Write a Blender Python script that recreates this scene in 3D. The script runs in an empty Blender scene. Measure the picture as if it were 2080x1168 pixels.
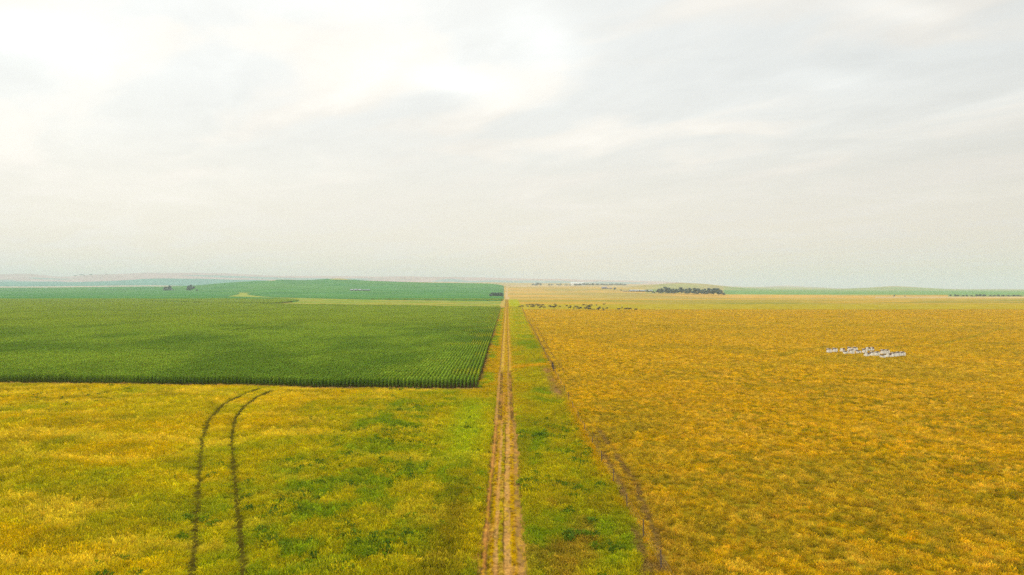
import bpy, bmesh, math, random
import numpy as np
from mathutils import Vector, Matrix
R = math.radians
rng = np.random.default_rng(7)
random.seed(7)
sc = bpy.context.scene

# ------------------------------------------------------------------ camera, sky, sun, exposure
F = 1387.0            # focal length in photo pixels (2080 wide)
H = 20.0              # drone height
cam_d = bpy.data.cameras.new('camera'); cam = bpy.data.objects.new('camera', cam_d)
sc.collection.objects.link(cam); sc.camera = cam
cam_d.sensor_width = 36; cam_d.lens = 24.0
cam_d.clip_start = 0.5; cam_d.clip_end = 60000
cam.location = (0, 0, H)
cam.rotation_euler = (R(90), 0, -math.atan(10/F))

SUN_EL, SUN_AZ = R(42), R(-14)         # azimuth from +Y, clockwise positive
world = bpy.data.worlds.new('World'); sc.world = world; world.use_nodes = True
nt = world.node_tree; N = nt.nodes; L = nt.links; N.clear()
out = N.new('ShaderNodeOutputWorld'); bg = N.new('ShaderNodeBackground'); L.new(bg.outputs[0], out.inputs[0])
sky = N.new('ShaderNodeTexSky'); sky.sky_type = 'NISHITA'; sky.sun_disc = False
sky.sun_elevation = SUN_EL; sky.sun_rotation = SUN_AZ; sky.dust_density = 3
def W(t, **k):
    n = N.new(t)
    for a, b in k.items(): setattr(n, a, b)
    return n
def wm(op, a, b=None, c=None):
    n = W('ShaderNodeMath', operation=op)
    for i, v in enumerate((a, b, c)):
        if v is None: continue
        if isinstance(v, (int, float)): n.inputs[i].default_value = v
        else: L.new(v, n.inputs[i])
    return n.outputs[0]
def wr(v, a, b, c, d, smooth=True):
    n = W('ShaderNodeMapRange'); n.interpolation_type = 'SMOOTHSTEP' if smooth else 'LINEAR'
    L.new(v, n.inputs[0])
    for i, x in enumerate((a, b, c, d)): n.inputs[i+1].default_value = x
    return n.outputs[0]
geo = W('ShaderNodeTexCoord'); sep = W('ShaderNodeSeparateXYZ'); L.new(geo.outputs['Generated'], sep.inputs[0])
dx, dy, dz = sep.outputs
zc = wm('MAXIMUM', wm('ADD', dz, 0.07), 0.02)
cx_ = wm('DIVIDE', dx, zc); cy_ = wm('DIVIDE', dy, zc)          # where the view ray meets the cloud deck
comb = W('ShaderNodeCombineXYZ'); L.new(wm('ADD', cx_, wm('MULTIPLY', cy_, 0.45)), comb.inputs[0]); L.new(wm('MULTIPLY', cy_, 0.8), comb.inputs[1])
def wnoise(scale, detail, rough=0.5, dist=0.0, off=(0, 0, 0)):
    m = W('ShaderNodeMapping'); m.inputs['Location'].default_value = off; L.new(comb.outputs[0], m.inputs[0])
    n = W('ShaderNodeTexNoise'); n.inputs['Scale'].default_value = scale; n.inputs['Detail'].default_value = detail
    n.inputs['Roughness'].default_value = rough; n.inputs['Distortion'].default_value = dist
    L.new(m.outputs[0], n.inputs['Vector']); return n.outputs['Fac']
n1 = wnoise(0.55, 4, 0.45, 0.3, (3.1, 1.7, 0)); n2 = wnoise(1.5, 5, 0.5, 0.5, (7.3, 2.2, 0)); n3 = wnoise(0.3, 2, 0.4, 0, (1.3, 5.0, 0))
cl = wm('ADD', wm('MULTIPLY', n1, 0.5), wm('MULTIPLY', n2, 0.5)); cl = wm('ADD', 0.5, wm('ADD', wm('MULTIPLY', wm('MAXIMUM', wm('SUBTRACT', cl, 0.5), 0), 1.25), wm('MULTIPLY', wm('MINIMUM', wm('SUBTRACT', cl, 0.5), 0), 0.45)))
fade = wr(dz, 0.03, 0.28, 0.12, 1.0)                            # deck dissolves into the smoke haze low down
n4 = wnoise(4.5, 4, 0.55, 0.6, (2.2, 9.1, 0)); cl = wm('ADD', cl, wm('MULTIPLY', wm('SUBTRACT', n4, 0.5), 0.16))
contrast = wm('MULTIPLY', wm('SUBTRACT', cl, 0.5), wm('MULTIPLY', fade, 0.85))
# thin places in the deck where the veiled sun pushes through: (azimuth tangent, elevation tangent, widths, gain)
tx = wm('DIVIDE', dx, wm('MAXIMUM', dy, 0.05)); tz = wm('DIVIDE', dz, wm('MAXIMUM', dy, 0.05))
front = wm('GREATER_THAN', dy, 0.05)
glow = None
for px, py, wx, wy, g in ((60, 70, 170, 55, .20), (940, 165, 90, 26, .20), (600, 10, 300, 24, .05), (1110, 90, 70, 55, .12), (1800, 12, 100, 24, .12), (1690, 165, 90, 22, .07), (330, 150, 330, 50, .03), (60, 300, 260, 160, .03)):
    a = wm('DIVIDE', wm('SUBTRACT', tx, (px-1030)/F), wx/F); b = wm('DIVIDE', wm('SUBTRACT', tz, (584-py)/F), wy/F)
    a = wm('ADD', a, wm('MULTIPLY', wm('SUBTRACT', n1, 0.5), 2.2)); b = wm('ADD', wm('ADD', b, wm('MULTIPLY', wm('SUBTRACT', n2, 0.5), 2.5)), wm('MULTIPLY', a, 0.35))
    e = wm('MULTIPLY', wm('POWER', 2.718, wm('MULTIPLY', wm('ADD', wm('MULTIPLY', a, a), wm('MULTIPLY', b, b)), -0.8)), g)
    glow = e if glow is None else wm('ADD', glow, e)
glow = wm('MULTIPLY', glow, front)
base = wr(dz, 0.0, 0.36, 0.85, 0.93, False)
zen = wr(dz, 0.38, 0.9, 0.0, 1.35)                              # the overcast sky is brightest overhead
side = wm('MULTIPLY', wm('MULTIPLY', tx, front), -0.085)
lum = wm('ADD', wm('ADD', wm('ADD', base, contrast), wm('ADD', glow, zen)), side)
ramp = W('ShaderNodeMix', data_type='RGBA'); L.new(wr(dz, 0.0, 0.3, 0, 1, True), ramp.inputs[0])
ramp.inputs[6].default_value = (1.06, 0.985, 0.845, 1); ramp.inputs[7].default_value = (0.975, 1.0, 0.975, 1)
warm = W('ShaderNodeMix', data_type='RGBA'); L.new(wr(n2, 0.44, 0.62, 0, 0.8), warm.inputs[0]); L.new(ramp.outputs[2], warm.inputs[6]); warm.inputs[7].default_value = (1.03, 0.985, 0.90, 1)
sc_ = W('ShaderNodeVectorMath', operation='SCALE'); L.new(warm.outputs[2], sc_.inputs[0]); L.new(lum, sc_.inputs['Scale'])
ssc = W('ShaderNodeVectorMath', operation='SCALE'); L.new(sky.outputs[0], ssc.inputs[0]); ssc.inputs['Scale'].default_value = 0.10
mixs = W('ShaderNodeMix', data_type='RGBA'); mixs.inputs[0].default_value = 0.93
L.new(ssc.outputs[0], mixs.inputs[6]); L.new(sc_.outputs[0], mixs.inputs[7]); L.new(mixs.outputs[2], bg.inputs[0]); bg.inputs[1].default_value = 1.0

sun_d = bpy.data.lights.new('sun', 'SUN'); sun_d.energy = 1.8; sun_d.angle = R(10); sun_d.color = (1, .94, .84)
sun = bpy.data.objects.new('sun', sun_d); sc.collection.objects.link(sun)
sdir = Vector((math.sin(SUN_AZ)*math.cos(SUN_EL), math.cos(SUN_AZ)*math.cos(SUN_EL), math.sin(SUN_EL)))
sun.rotation_euler = sdir.to_track_quat('Z', 'Y').to_euler(); sun.location = (0, 0, 400)
sc.view_settings.view_transform = 'Standard'; sc.view_settings.look = 'None'; sc.view_settings.exposure = 0; sc.view_settings.gamma = 1
sc.render.engine = 'CYCLES'
sc.cycles.use_adaptive_sampling = False
sc.cycles.use_denoising = False; sc.cycles.denoising_input_passes = 'RGB_ALBEDO_NORMAL'; sc.cycles.denoising_prefilter = 'NONE'
sc.cycles.max_bounces = 5; sc.cycles.diffuse_bounces = 3; sc.cycles.transmission_bounces = 3; sc.cycles.glossy_bounces = 2
sc.cycles.volume_bounces = 1; sc.cycles.transparent_max_bounces = 8
sc.cycles.caustics_reflective = False; sc.cycles.caustics_refractive = False
sc.cycles.sample_clamp_indirect = 4

# ------------------------------------------------------------------ helpers
COL = sc.collection
def sstep(a, b, x):
    t = np.clip((x-a)/(b-a), 0, 1); return t*t*(3-2*t)
def hash2(i, j, s):
    n = (i.astype(np.int64)*374761393 + j.astype(np.int64)*668265263 + s*1442695041) & 0x7fffffff
    n = ((n ^ (n >> 13))*1274126177) & 0x7fffffff
    n = ((n ^ (n >> 16))*1911520717) & 0x7fffffff
    return ((n >> 7) & 0xffff)/65535.0
def vnoise(x, y, s=0):
    x = np.asarray(x, float); y = np.asarray(y, float)
    i = np.floor(x); j = np.floor(y); u = x-i; v = y-j; u = u*u*(3-2*u); v = v*v*(3-2*v)
    a = hash2(i, j, s); b = hash2(i+1, j, s); c = hash2(i, j+1, s); d = hash2(i+1, j+1, s)
    return (a*(1-u)+b*u)*(1-v)+(c*(1-u)+d*u)*v
def fbm(x, y, s=0, o=4, g=0.5):
    r = 0; a = 1; t = 0
    for k in range(o):
        r = r + a*vnoise(x*2.0**k+k*17.3, y*2.0**k+k*9.1, s+k*31); t += a; a *= g
    return r/t
def mixc(a, b, w):
    return a*(1-w[:, None]) + b*w[:, None]
def full(n, c): return np.tile(np.array(c, float), (n, 1))
def inpoly(x, y, P):
    r = np.zeros(x.shape, bool); n = len(P)
    for k in range(n):
        x0, y0 = P[k]; x1, y1 = P[(k+1) % n]
        if y0 == y1: continue
        c = ((y0 > y) != (y1 > y)) & (x < (x1-x0)*(y-y0)/(y1-y0)+x0)
        r ^= c
    return r

def tag(o, label=None, cat=None, group=None, kind=None):
    if label: o['label'] = label
    if cat: o['category'] = cat
    if group: o['group'] = group
    if kind: o['kind'] = kind
    return o
def empty(name, loc, rz=0.0):
    o = bpy.data.objects.new(name, None); COL.objects.link(o); o.location = loc; o.rotation_euler = (0, 0, rz); o.empty_display_size = .5
    return o
def link_mesh(name, verts, faces, mat, parent=None, smooth=False):
    me = bpy.data.meshes.new(name); me.from_pydata([tuple(v) for v in verts], [], [tuple(f) for f in faces]); me.materials.append(mat)
    if smooth: me.polygons.foreach_set('use_smooth', [True]*len(me.polygons))
    o = bpy.data.objects.new(name, me); COL.objects.link(o)
    if parent: o.parent = parent
    return o
def copy_tree(o, parent=None):
    c = o.copy(); COL.objects.link(c)
    if parent: c.parent = parent
    for ch in list(o.children):
        if ch.name in COL.objects: copy_tree(ch, c)
    return c
class MB:
    def __init__(s): s.v = []; s.f = []
    def box(s, c, d, rz=0.0, taper=1.0):
        cx, cy, cz = c; hx, hy, hz = d[0]/2, d[1]/2, d[2]/2; b = len(s.v); ca, sa = math.cos(rz), math.sin(rz)
        for z, k in ((-hz, 1), (hz, taper)):
            for x, y in ((-hx, -hy), (hx, -hy), (hx, hy), (-hx, hy)):
                x2, y2 = x*k, y*k; s.v.append((cx+x2*ca-y2*sa, cy+x2*sa+y2*ca, cz+z))
        for f in ((0, 3, 2, 1), (4, 5, 6, 7), (0, 1, 5, 4), (1, 2, 6, 5), (2, 3, 7, 6), (3, 0, 4, 7)): s.f.append(tuple(b+i for i in f))
        return s
    def tube(s, a, b_, r0, r1, n=6, cap=True):
        a = Vector(a); b_ = Vector(b_); d = (b_-a).normalized(); u = d.orthogonal().normalized(); w = d.cross(u); b = len(s.v)
        for p, r in ((a, r0), (b_, r1)):
            for k in range(n):
                t = 2*math.pi*k/n; s.v.append(tuple(p+u*math.cos(t)*r+w*math.sin(t)*r))
        for k in range(n): s.f.append((b+k, b+(k+1) % n, b+n+(k+1) % n, b+n+k))
        if cap: s.f.append(tuple(b+n+k for k in range(n))); s.f.append(tuple(b+k for k in reversed(range(n))))
        return s
    def gable(s, x0, x1, y0, y1, ze, zr, ov=0.3, th=0.12):
        b = len(s.v); ym = (y0+y1)/2
        for x in (x0-ov, x1+ov):
            for dz_ in (0, th):
                s.v += [(x, y0-ov, ze+dz_), (x, ym, zr+dz_), (x, y1+ov, ze+dz_)]
        f = [(0, 1, 7, 6), (1, 2, 8, 7), (3, 9, 10, 4), (4, 10, 11, 5), (0, 3, 4, 1), (1, 4, 5, 2), (6, 7, 10, 9), (7, 8, 11, 10), (0, 6, 9, 3), (2, 5, 11, 8)]
        s.f += [tuple(b+i for i in q) for q in f]; return s
    def build(s, name, mat, parent=None, smooth=False): return link_mesh(name, s.v, s.f, mat, parent, smooth)

# ------------------------------------------------------------------ materials
def mk(name):
    m = bpy.data.materials.new(name); m.use_nodes = True; t = m.node_tree; t.nodes.clear()
    o = t.nodes.new('ShaderNodeOutputMaterial'); return m, t, o
def simple_mat(name, col, rough=0.8, var=0.15, scale=3.0, bump=0.0, metal=0.0, col2=None):
    m, t, o = mk(name); p = t.nodes.new('ShaderNodeBsdfPrincipled'); t.links.new(p.outputs[0], o.inputs[0])
    p.inputs['Roughness'].default_value = rough; p.inputs['Metallic'].default_value = metal; p.inputs['Specular IOR Level'].default_value = 0.25
    tc = t.nodes.new('ShaderNodeTexCoord'); no = t.nodes.new('ShaderNodeTexNoise'); no.inputs['Scale'].default_value = scale; no.inputs['Detail'].default_value = 5
    t.links.new(tc.outputs['Object'], no.inputs['Vector'])
    mx = t.nodes.new('ShaderNodeMix'); mx.data_type = 'RGBA'; t.links.new(no.outputs['Fac'], mx.inputs[0])
    c2 = col2 or tuple(c*(1+var) for c in col)
    mx.inputs[6].default_value = (*[c*(1-var) for c in col], 1); mx.inputs[7].default_value = (*c2, 1)
    t.links.new(mx.outputs[2], p.inputs['Base Color'])
    if bump:
        b = t.nodes.new('ShaderNodeBump'); b.inputs['Strength'].default_value = 0.6; b.inputs['Distance'].default_value = bump
        t.links.new(no.outputs['Fac'], b.inputs['Height']); t.links.new(b.outputs[0], p.inputs['Normal'])
    return m
def leaf_mat(name, base=None, transl=0.35, gloss=0.0, rough=0.5):
    """thin plant tissue: colour = instancer tint (or base) x per-blade variation stored on the tuft mesh (corn: plus painted light by height)"""
    m, t, o = mk(name); A = t.nodes.new
    if base is None:
        ti = A('ShaderNodeAttribute'); ti.attribute_type = 'INSTANCER'; ti.attribute_name = 'tint'; c0 = ti.outputs['Color']
    else:
        rgb = A('ShaderNodeRGB'); rgb.outputs[0].default_value = (*base, 1); c0 = rgb.outputs[0]
    bv = A('ShaderNodeAttribute'); bv.attribute_type = 'GEOMETRY'; bv.attribute_name = 'bvar'
    mul = A('ShaderNodeMix'); mul.data_type = 'RGBA'; mul.blend_type = 'MULTIPLY'; mul.inputs[0].default_value = 1
    t.links.new(c0, mul.inputs[6]); t.links.new(bv.outputs['Color'], mul.inputs[7])
    d = A('ShaderNodeBsdfDiffuse'); tr = A('ShaderNodeBsdfTranslucent'); mx = A('ShaderNodeMixShader'); mx.inputs[0].default_value = transl
    t.links.new(mul.outputs[2], d.inputs[0]); t.links.new(mul.outputs[2], tr.inputs[0]); t.links.new(d.outputs[0], mx.inputs[1]); t.links.new(tr.outputs[0], mx.inputs[2])
    last = mx.outputs[0]
    if gloss:
        g = A('ShaderNodeBsdfGlossy'); g.inputs['Roughness'].default_value = rough; g.inputs[0].default_value = (1, 1, 1, 1)
        fr = A('ShaderNodeFresnel'); fr.inputs[0].default_value = 1.35; k = A('ShaderNodeMath'); k.operation = 'MULTIPLY'; k.inputs[1].default_value = gloss; t.links.new(fr.outputs[0], k.inputs[0])
        m2 = A('ShaderNodeMixShader'); t.links.new(k.outputs[0], m2.inputs[0]); t.links.new(last, m2.inputs[1]); t.links.new(g.outputs[0], m2.inputs[2]); last = m2.outputs[0]
    t.links.new(last, o.inputs[0]); return m
def ground_mat(name, scales=(0.35, 0.05, 2.2), amt=(0.30, 0.22, 0.22), bump=0.15, bscale=1.2):
    m, t, o = mk(name); A = t.nodes.new
    d = A('ShaderNodeBsdfDiffuse'); t.links.new(d.outputs[0], o.inputs[0])
    at = A('ShaderNodeAttribute'); at.attribute_name = 'Col'
    g = A('ShaderNodeNewGeometry'); last = at.outputs['Color']
    for s, a in zip(scales, amt):
        n = A('ShaderNodeTexNoise'); n.inputs['Scale'].default_value = s; n.inputs['Detail'].default_value = 6; n.inputs['Roughness'].default_value = 0.62
        t.links.new(g.outputs['Position'], n.inputs['Vector'])
        mr = A('ShaderNodeMapRange'); mr.inputs[1].default_value = 0.3; mr.inputs[2].default_value = 0.7; mr.inputs[3].default_value = 1-a*1.1; mr.inputs[4].default_value = 1+a; mr.clamp = True
        t.links.new(n.outputs['Fac'], mr.inputs[0])
        v = A('ShaderNodeVectorMath'); v.operation = 'SCALE'; t.links.new(last, v.inputs[0]); t.links.new(mr.outputs[0], v.inputs['Scale']); last = v.outputs[0]
    t.links.new(last, d.inputs[0])
    if bump:
        n = A('ShaderNodeTexNoise'); n.inputs['Scale'].default_value = bscale; n.inputs['Detail'].default_value = 8; n.inputs['Roughness'].default_value = 0.7; t.links.new(g.outputs['Position'], n.inputs['Vector'])
        b = A('ShaderNodeBump'); b.inputs['Strength'].default_value = 1; b.inputs['Distance'].default_value = bump; t.links.new(n.outputs['Fac'], b.inputs['Height']); t.links.new(b.outputs[0], d.inputs['Normal'])
    return m
M_ground = ground_mat('ground_soil_and_grass'); M_track = ground_mat('track_dirt', (1.2, 6.0, 0.2), (.18, .3, .12), 0.05, 9)
M_far = ground_mat('far_fields', (0.02, 0.004, 0.09), (0.16, 0.14, 0.22), 0.5, 0.25)
M_slab = ground_mat('far_corn_canopy', (0.05, 0.008, 0.5), (0.12, 0.16, 0.25), 1.2, 0.9)
M_grass = leaf_mat('grass_blades', None, 0.35); M_weed = leaf_mat('weed_leaves', None, 0.25)
M_corn = leaf_mat('corn_leaves', None, 0.30)

# ------------------------------------------------------------------ terrain
YR = [1500, 2200, 3000, 3500, 4500, 5500, 6500, 7500, 9500, 16000]
PX = [-900, 0, 60, 125, 200, 300, 400, 450, 500, 570, 620, 685, 740, 850, 1000, 1030, 1060, 1100, 1200, 1280, 1300, 1340, 1380, 1430, 1480, 1540, 1600, 1700, 1760, 1820, 1880, 1950, 2080, 3000]
ROW = {
3000: [587, 585.5, 585.3, 585, 584.8, 584, 581, 576, 573, 568.5, 570.5, 566.5, 571, 574.5, 577.0, 582, 584, 584, 585, 586, 586, 585.5, 585, 586, 588, 589, 590, 591, 591, 591, 591, 592, 592, 593],
3500: [589, 588, 588, 588, 587, 587, 584, 580, 577, 572, 574, 571, 575, 578, 580, 582.5, 583, 582, 582, 583, 581, 577, 574, 576, 582, 588, 589, 590, 590, 590, 590, 591, 591, 591],
4500: [583, 583, 583, 582.5, 581.5, 580, 582, 582, 581, 578, 578, 578, 578, 579, 580, 581, 580, 579.7, 579.8, 579.8, 579, 578, 577, 579, 583.5, 585.8, 587, 587, 584.5, 580.7, 584.5, 588, 588.4, 589],
5500: [579, 578, 578, 578, 577.5, 577, 577, 578, 578, 578, 578, 578, 578, 578, 580, 580, 580, 580, 580, 580, 580, 580, 580, 582, 585, 586.5, 587, 588, 588, 588, 588, 589, 589, 589],
6500: [574, 572, 572, 572, 571, 565, 564, 566, 567, 569, 570, 571, 571, 572, 573, 574, 574, 574, 575, 577, 577, 578, 579, 581, 583, 584, 583, 587, 588, 588, 588, 588, 588, 588],
7500: [556, 557, 555.5, 562, 558, 554.5, 554, 555, 557.5, 560, 561, 561.5, 561, 562, 564, 565, 566, 566, 568, 570, 570.5, 572, 573.5, 577, 581, 582.5, 580, 585, 587, 587, 587, 587.5, 588, 588],
}
tt = np.arange(-1900, 4200, 4.0); TAB = []
ker = np.exp(-0.5*(np.arange(-6, 7)/2.4)**2); ker /= ker.sum()
for Y in YR:
    if Y in ROW:
        z = H+(584-np.interp(tt, PX, ROW[Y]))*Y/F
        z = z+(fbm(tt/38.0, tt*0+Y, 3, 4)-0.5)*2.2*Y/F*(1.0 if Y > 6000 else 0.25)
        TAB.append(np.convolve(np.pad(z, 6, 'edge'), ker, 'valid'))
    else: TAB.append(None)
for k_ in (2, 3):
    TAB[k_] = TAB[k_]+1.7*YR[k_]/F*np.exp(-((tt-690)/24)**2)+0.0*YR[k_]/F*np.exp(-((tt-560)/38)**2)
z3 = TAB[YR.index(3000)]
TAB[0] = z3*0; TAB[1] = z3*0.27
TAB[8] = TAB[7]*0.72; TAB[9] = TAB[7]*0-25
TAB = np.array(TAB)
def zfar(X, Y):
    Yc = np.clip(Y, YR[0], YR[-1]-1); t = X/np.maximum(Yc, 1)*F+1030
    u = np.clip((t-tt[0])/4.0, 0, len(tt)-2); i = u.astype(int); fu = u-i
    k = np.clip(np.searchsorted(YR, Yc, 'right')-1, 0, len(YR)-2); ya = np.array(YR)[k]; yb = np.array(YR)[k+1]; w = (Yc-ya)/(yb-ya); w = w*w*(3-2*w)
    a = TAB[k, i]*(1-fu)+TAB[k, i+1]*fu; b = TAB[k+1, i]*(1-fu)+TAB[k+1, i+1]*fu
    return a*(1-w)+b*w
def fence_x(Y): return np.interp(Y, [0, 48, 90, 170, 300, 500, 660, 1100], [10.9, 10.9, 10.7, 11.1, 11.8, 12.9, 14.6, 18])
def znear(X, Y):
    X = np.asarray(X, float); Y = np.asarray(Y, float)
    k = sstep(900, 500, Y)
    z = (fbm(X/14, Y/14, 5, 3)-0.5)*0.5*sstep(2.5, 7, np.abs(X))*k
    z = z-0.35*np.exp(-((X-7.6)/1.3)**2)*k*(0.6+0.4*vnoise(Y/20, Y*0, 9))*(1-np.exp(-((Y-172)/5)**2))
    return z
def ground_z(X, Y):
    X = np.atleast_1d(np.asarray(X, float)); Y = np.atleast_1d(np.asarray(Y, float))
    return np.where(Y < 1150, znear(X, np.minimum(Y, 1150)), zfar(X, Y))
def at(px, py, Y=None):
    """photo pixel on the ground -> world point"""
    Ys = np.geomspace(30, 9000, 3000) if Y is None else np.array([Y])
    X = (px-1030)/F*Ys; z = zfar(X, Ys)
    if Y is None:
        ys = 584-(z-H)*F/Ys; k = np.argmax(ys <= py) if (ys <= py).any() else len(Ys)-1
        return Vector((X[k], Ys[k], z[k]))
    return Vector((X[0], Y, z[0]))

# corn field outlines
def corn_front(X): return np.interp(X, [-300, -107, -75, -43, -41, -6], [150, 143.6, 142.0, 138.2, 137.4, 136.2])
def corn_edge(Y): return np.interp(Y, [130, 300, 500, 676, 760], [-5.6, -5.8, -6.5, -7.6, -8])
WPOLY = [(1026, 611.5), (850, 610), (700, 607.5), (560, 604), (515, 600), (503, 597.5), (522, 595), (482, 594), (488, 597), (470, 601), (445, 603.5), (560, 607), (600, 609.5), (607, 612), (590, 614.5), (560, 617.3), (470, 617.3), (400, 615.3), (340, 613), (280, 611), (280, 611.8), (340, 614.4), (400, 617), (500, 619), (620, 620.5), (750, 622), (900, 624.8), (1013, 626.2), (1026, 626.2)]
WP = [tuple(at(*p)[:2]) for p in WPOLY]
def in_corn(X, Y):
    c = (X < corn_edge(np.minimum(Y, 760))) & (Y > corn_front(X))
    return c & ~inpoly(X, Y, WP)

# tyre tracks pressed into the left meadow
def path(pts): return np.array([tuple(at(*p)[:2]) for p in pts])
TR_L = path([(389, 1200), (393, 1150), (399, 1080), (404, 1010), (408, 940), (414, 885), (428, 850), (455, 823), (490, 804), (528, 790)])
TR_R = path([(497, 1200), (494, 1150), (488, 1080), (482, 1010), (475, 940), (472, 890), (478, 852), (497, 826), (522, 808), (553, 794)])
FT = [path([(100, 820), (160, 812), (220, 802), (270, 792)]), path([(150, 822), (210, 809), (290, 797)]),
      path([(1205, 880), (1222, 918), (1243, 955), (1262, 990), (1272, 1030), (1290, 1080), (1320, 1168)]), path([(1215, 870), (1240, 905), (1262, 940), (1290, 985), (1308, 1030), (1335, 1100), (1350, 1168)]),
      path([(1072, 642), (1086, 672), (1106, 715), (1130, 750)]), path([(1077, 642), (1094, 672), (1117, 715), (1150, 760)])]
TL = [path([(1590, 725), (1625, 713), (1680, 706)]), path([(1895, 704), (1960, 690), (2010, 677), (2045, 668)])]
def dist_path(X, Y, P):
    d = np.full(X.shape, 1e9)
    for k in range(len(P)-1):
        a, b = P[k], P[k+1]; ab = b-a; u = np.clip(((X-a[0])*ab[0]+(Y-a[1])*ab[1])/(ab@ab), 0, 1)
        d = np.minimum(d, np.hypot(X-a[0]-u*ab[0], Y-a[1]-u*ab[1]))
    return d

# ------------------------------------------------------------------ what grows where: albedo, height factor, bareness
GOLD = np.array((.66, .415, .004)); STRAW = np.array((.78, .57, .08)); OLIVE = np.array((.34, .29, .008)); GREEN = np.array((.24, .33, .006))
YG = np.array((.50, .47, .005)); DKG = np.array((.07, .13, .012)); RUST = np.array((.47, .275, .025)); SOIL = np.array((.46, .285, .09)); BROWN = np.array((.30, .18, .05))
CORN = np.array((.165, .265, .022))
def cover(X, Y):
    n = len(X); A = fbm(X/9, Y/14, 11, 4); B = fbm(X/26, Y/34, 23, 3); Cn = fbm(X/2.6, Y/3.0, 37, 3); D = fbm(X/1.1, Y/1.2, 51, 2); E = fbm(X/80, Y/120, 61, 3)
    h = np.ones(n); bare = np.zeros(n)
    # left meadow: gold heads drifting into green towards the track
    g = sstep(-34, -15, X+14*(B-0.5)*2)*0.95
    g = np.clip(g*0.85+sstep(0.50, 0.68, A)*0.5-sstep(0.52, 0.36, A)*0.45+(Cn-0.5)*0.5, 0, 1)
    c = mixc(full(n, (.58, .45, .002)), full(n, YG), np.clip(sstep(0.47, 0.66, fbm(X/18, Y/11, 71, 3))*0.7, 0, 1))
    c = mixc(c, full(n, OLIVE), sstep(0.52, 0.72, fbm(X/7, Y/6, 73, 4))*0.55)
    c = mixc(c, mixc(full(n, GREEN), full(n, YG*0.85), sstep(.4, .6, Cn)), g)
    c = mixc(c, full(n, STRAW*(.90, 1.0, .3)), sstep(0.54, 0.68, fbm(X/7.5, Y/2.6, 77, 3))*0.75*(1-g*0.6))
    dark = np.exp(-((X+4.6)/1.6)**2)*sstep(84, 60, Y)
    c = mixc(c, full(n, OLIVE*0.75), dark*0.7)
    c = mixc(c, full(n, GREEN*1.35+(.06, .05, 0)), np.exp(-((X+5.5)/2.6)**2)*sstep(70, 84, Y)*sstep(134, 112, Y)*0.75)
    c = mixc(c, full(n, GOLD*0.8), sstep(112, 128, Y)*np.exp(-((X+4)/5)**2)*0.5)
    dsoil = corn_front(X)-Y; h = h*(1-.55*sstep(9, 3, dsoil)*(X < -4.5)*(dsoil > -1))
    s = sstep(2.6, 1.2, dsoil+(Cn-.5)*3)*sstep(-45, -35, X)+sstep(1.6, 0.6, dsoil+(Cn-.5)*1.2)*0.8
    s = np.clip(s, 0, 1)*(dsoil > -0.5)*(X < -4.5)*(Y < 150)
    c = mixc(c, full(n, SOIL), s*.9); bare = np.maximum(bare, s*.85); 
    left = X < -2.2
    # strip between corn and track
    k = left & (Y > 137) & (X > corn_edge(Y)-0.2)
    cc = mixc(full(n, YG*0.95), full(n, GREEN*1.1), sstep(.38, .6, Cn)); cc = mixc(cc, full(n, GOLD*0.9), np.clip(sstep(.5, .65, A)+sstep(-3.4, -2.4, X)*.8, 0, 1)*.8)
    cc = mixc(cc, full(n, SOIL*0.8), sstep(-4.9, -5.6, X)*sstep(.45, .6, vnoise(Y/9, X*0, 4))*.7)
    c[k] = cc[k]; h[k] = 0.6
    # verge right of the track up to the fence
    fx = fence_x(Y); k = (X > 1.3) & (X <= fx)
    v = mixc(full(n, GREEN*(1.05, 1.02, 1)), full(n, YG*(.86, .84, 1)), np.clip(sstep(.36, .62, A)+sstep(0.48, 0.66, Cn)*0.55, 0, 1))
    gold_edge = sstep(5.4+(A-.5)*3, 3.2, X)*sstep(92, 120, Y)
    v = mixc(v, mixc(full(n, (.48, .43, .008)), full(n, GOLD*(.72, .78, 1)), sstep(.5, .66, A)), gold_edge*(.45+.3*sstep(300, 400, Y)))
    v = mixc(v, full(n, YG*1.05), sstep(240, 330, Y)*0.45)
    v = mixc(v, full(n, OLIVE*.95), sstep(.50, .66, fbm(X/2.2, Y/4.5, 95, 3))*.6*sstep(130, 100, Y))
    v = mixc(v, full(n, GOLD*1.0), np.exp(-((Y-173-(X-5)*0.7)/3.2)**2)*0.95)
    v = mixc(v, full(n, GOLD*0.8), sstep(fx-1.6, fx, X)*(sstep(.4, .6, A)*.6+.35))
    v = mixc(v, full(n, RUST*0.8), sstep(.56, .7, fbm(X/3, Y/7, 91, 3))*.55*sstep(72, 58, Y))
    b2 = np.exp(-((X-9.6)/0.85)**2)*np.clip(np.exp(-((Y-131)/6)**2)+0.9*np.exp(-((Y-163)/5)**2)+.6*np.exp(-((Y-147)/7)**2), 0, 1)*(0.6+0.8*Cn)
    b2 = np.clip(b2*1.3, 0, 1)
    v = mixc(v, full(n, SOIL*(1, .92, .9)), b2); c[k] = v[k]; h[k] = (0.62+0.3*sstep(.4, .6, A))[k]*(1-gold_edge[k]*.4); bare[k] = b2[k]*.9
    # pasture right of the fence
    k = X > fx
    p = mixc(full(n, GOLD*(.94, .98, 1)), full(n, STRAW*(.88, .86, .6)), np.clip(sstep(.45, .70, Cn)*.4+sstep(.45, .7, D)*.25+(E-.5)*.8, 0, 1))
    p = mixc(p, full(n, RUST*(.98, 1.05, .9)), sstep(.46, .68, fbm(X/2.6, Y/2.6, 101, 3))*.35)
    gp = sstep(.56, .66, fbm(X/1.15, Y/1.15, 103, 3))*(0.35+0.9*sstep(.44, .6, B))
    gp = np.clip(gp+np.exp(-((X-16)/6)**2-((Y-96)/15)**2)*.75*sstep(.35, .6, Cn), 0, 1)
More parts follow.
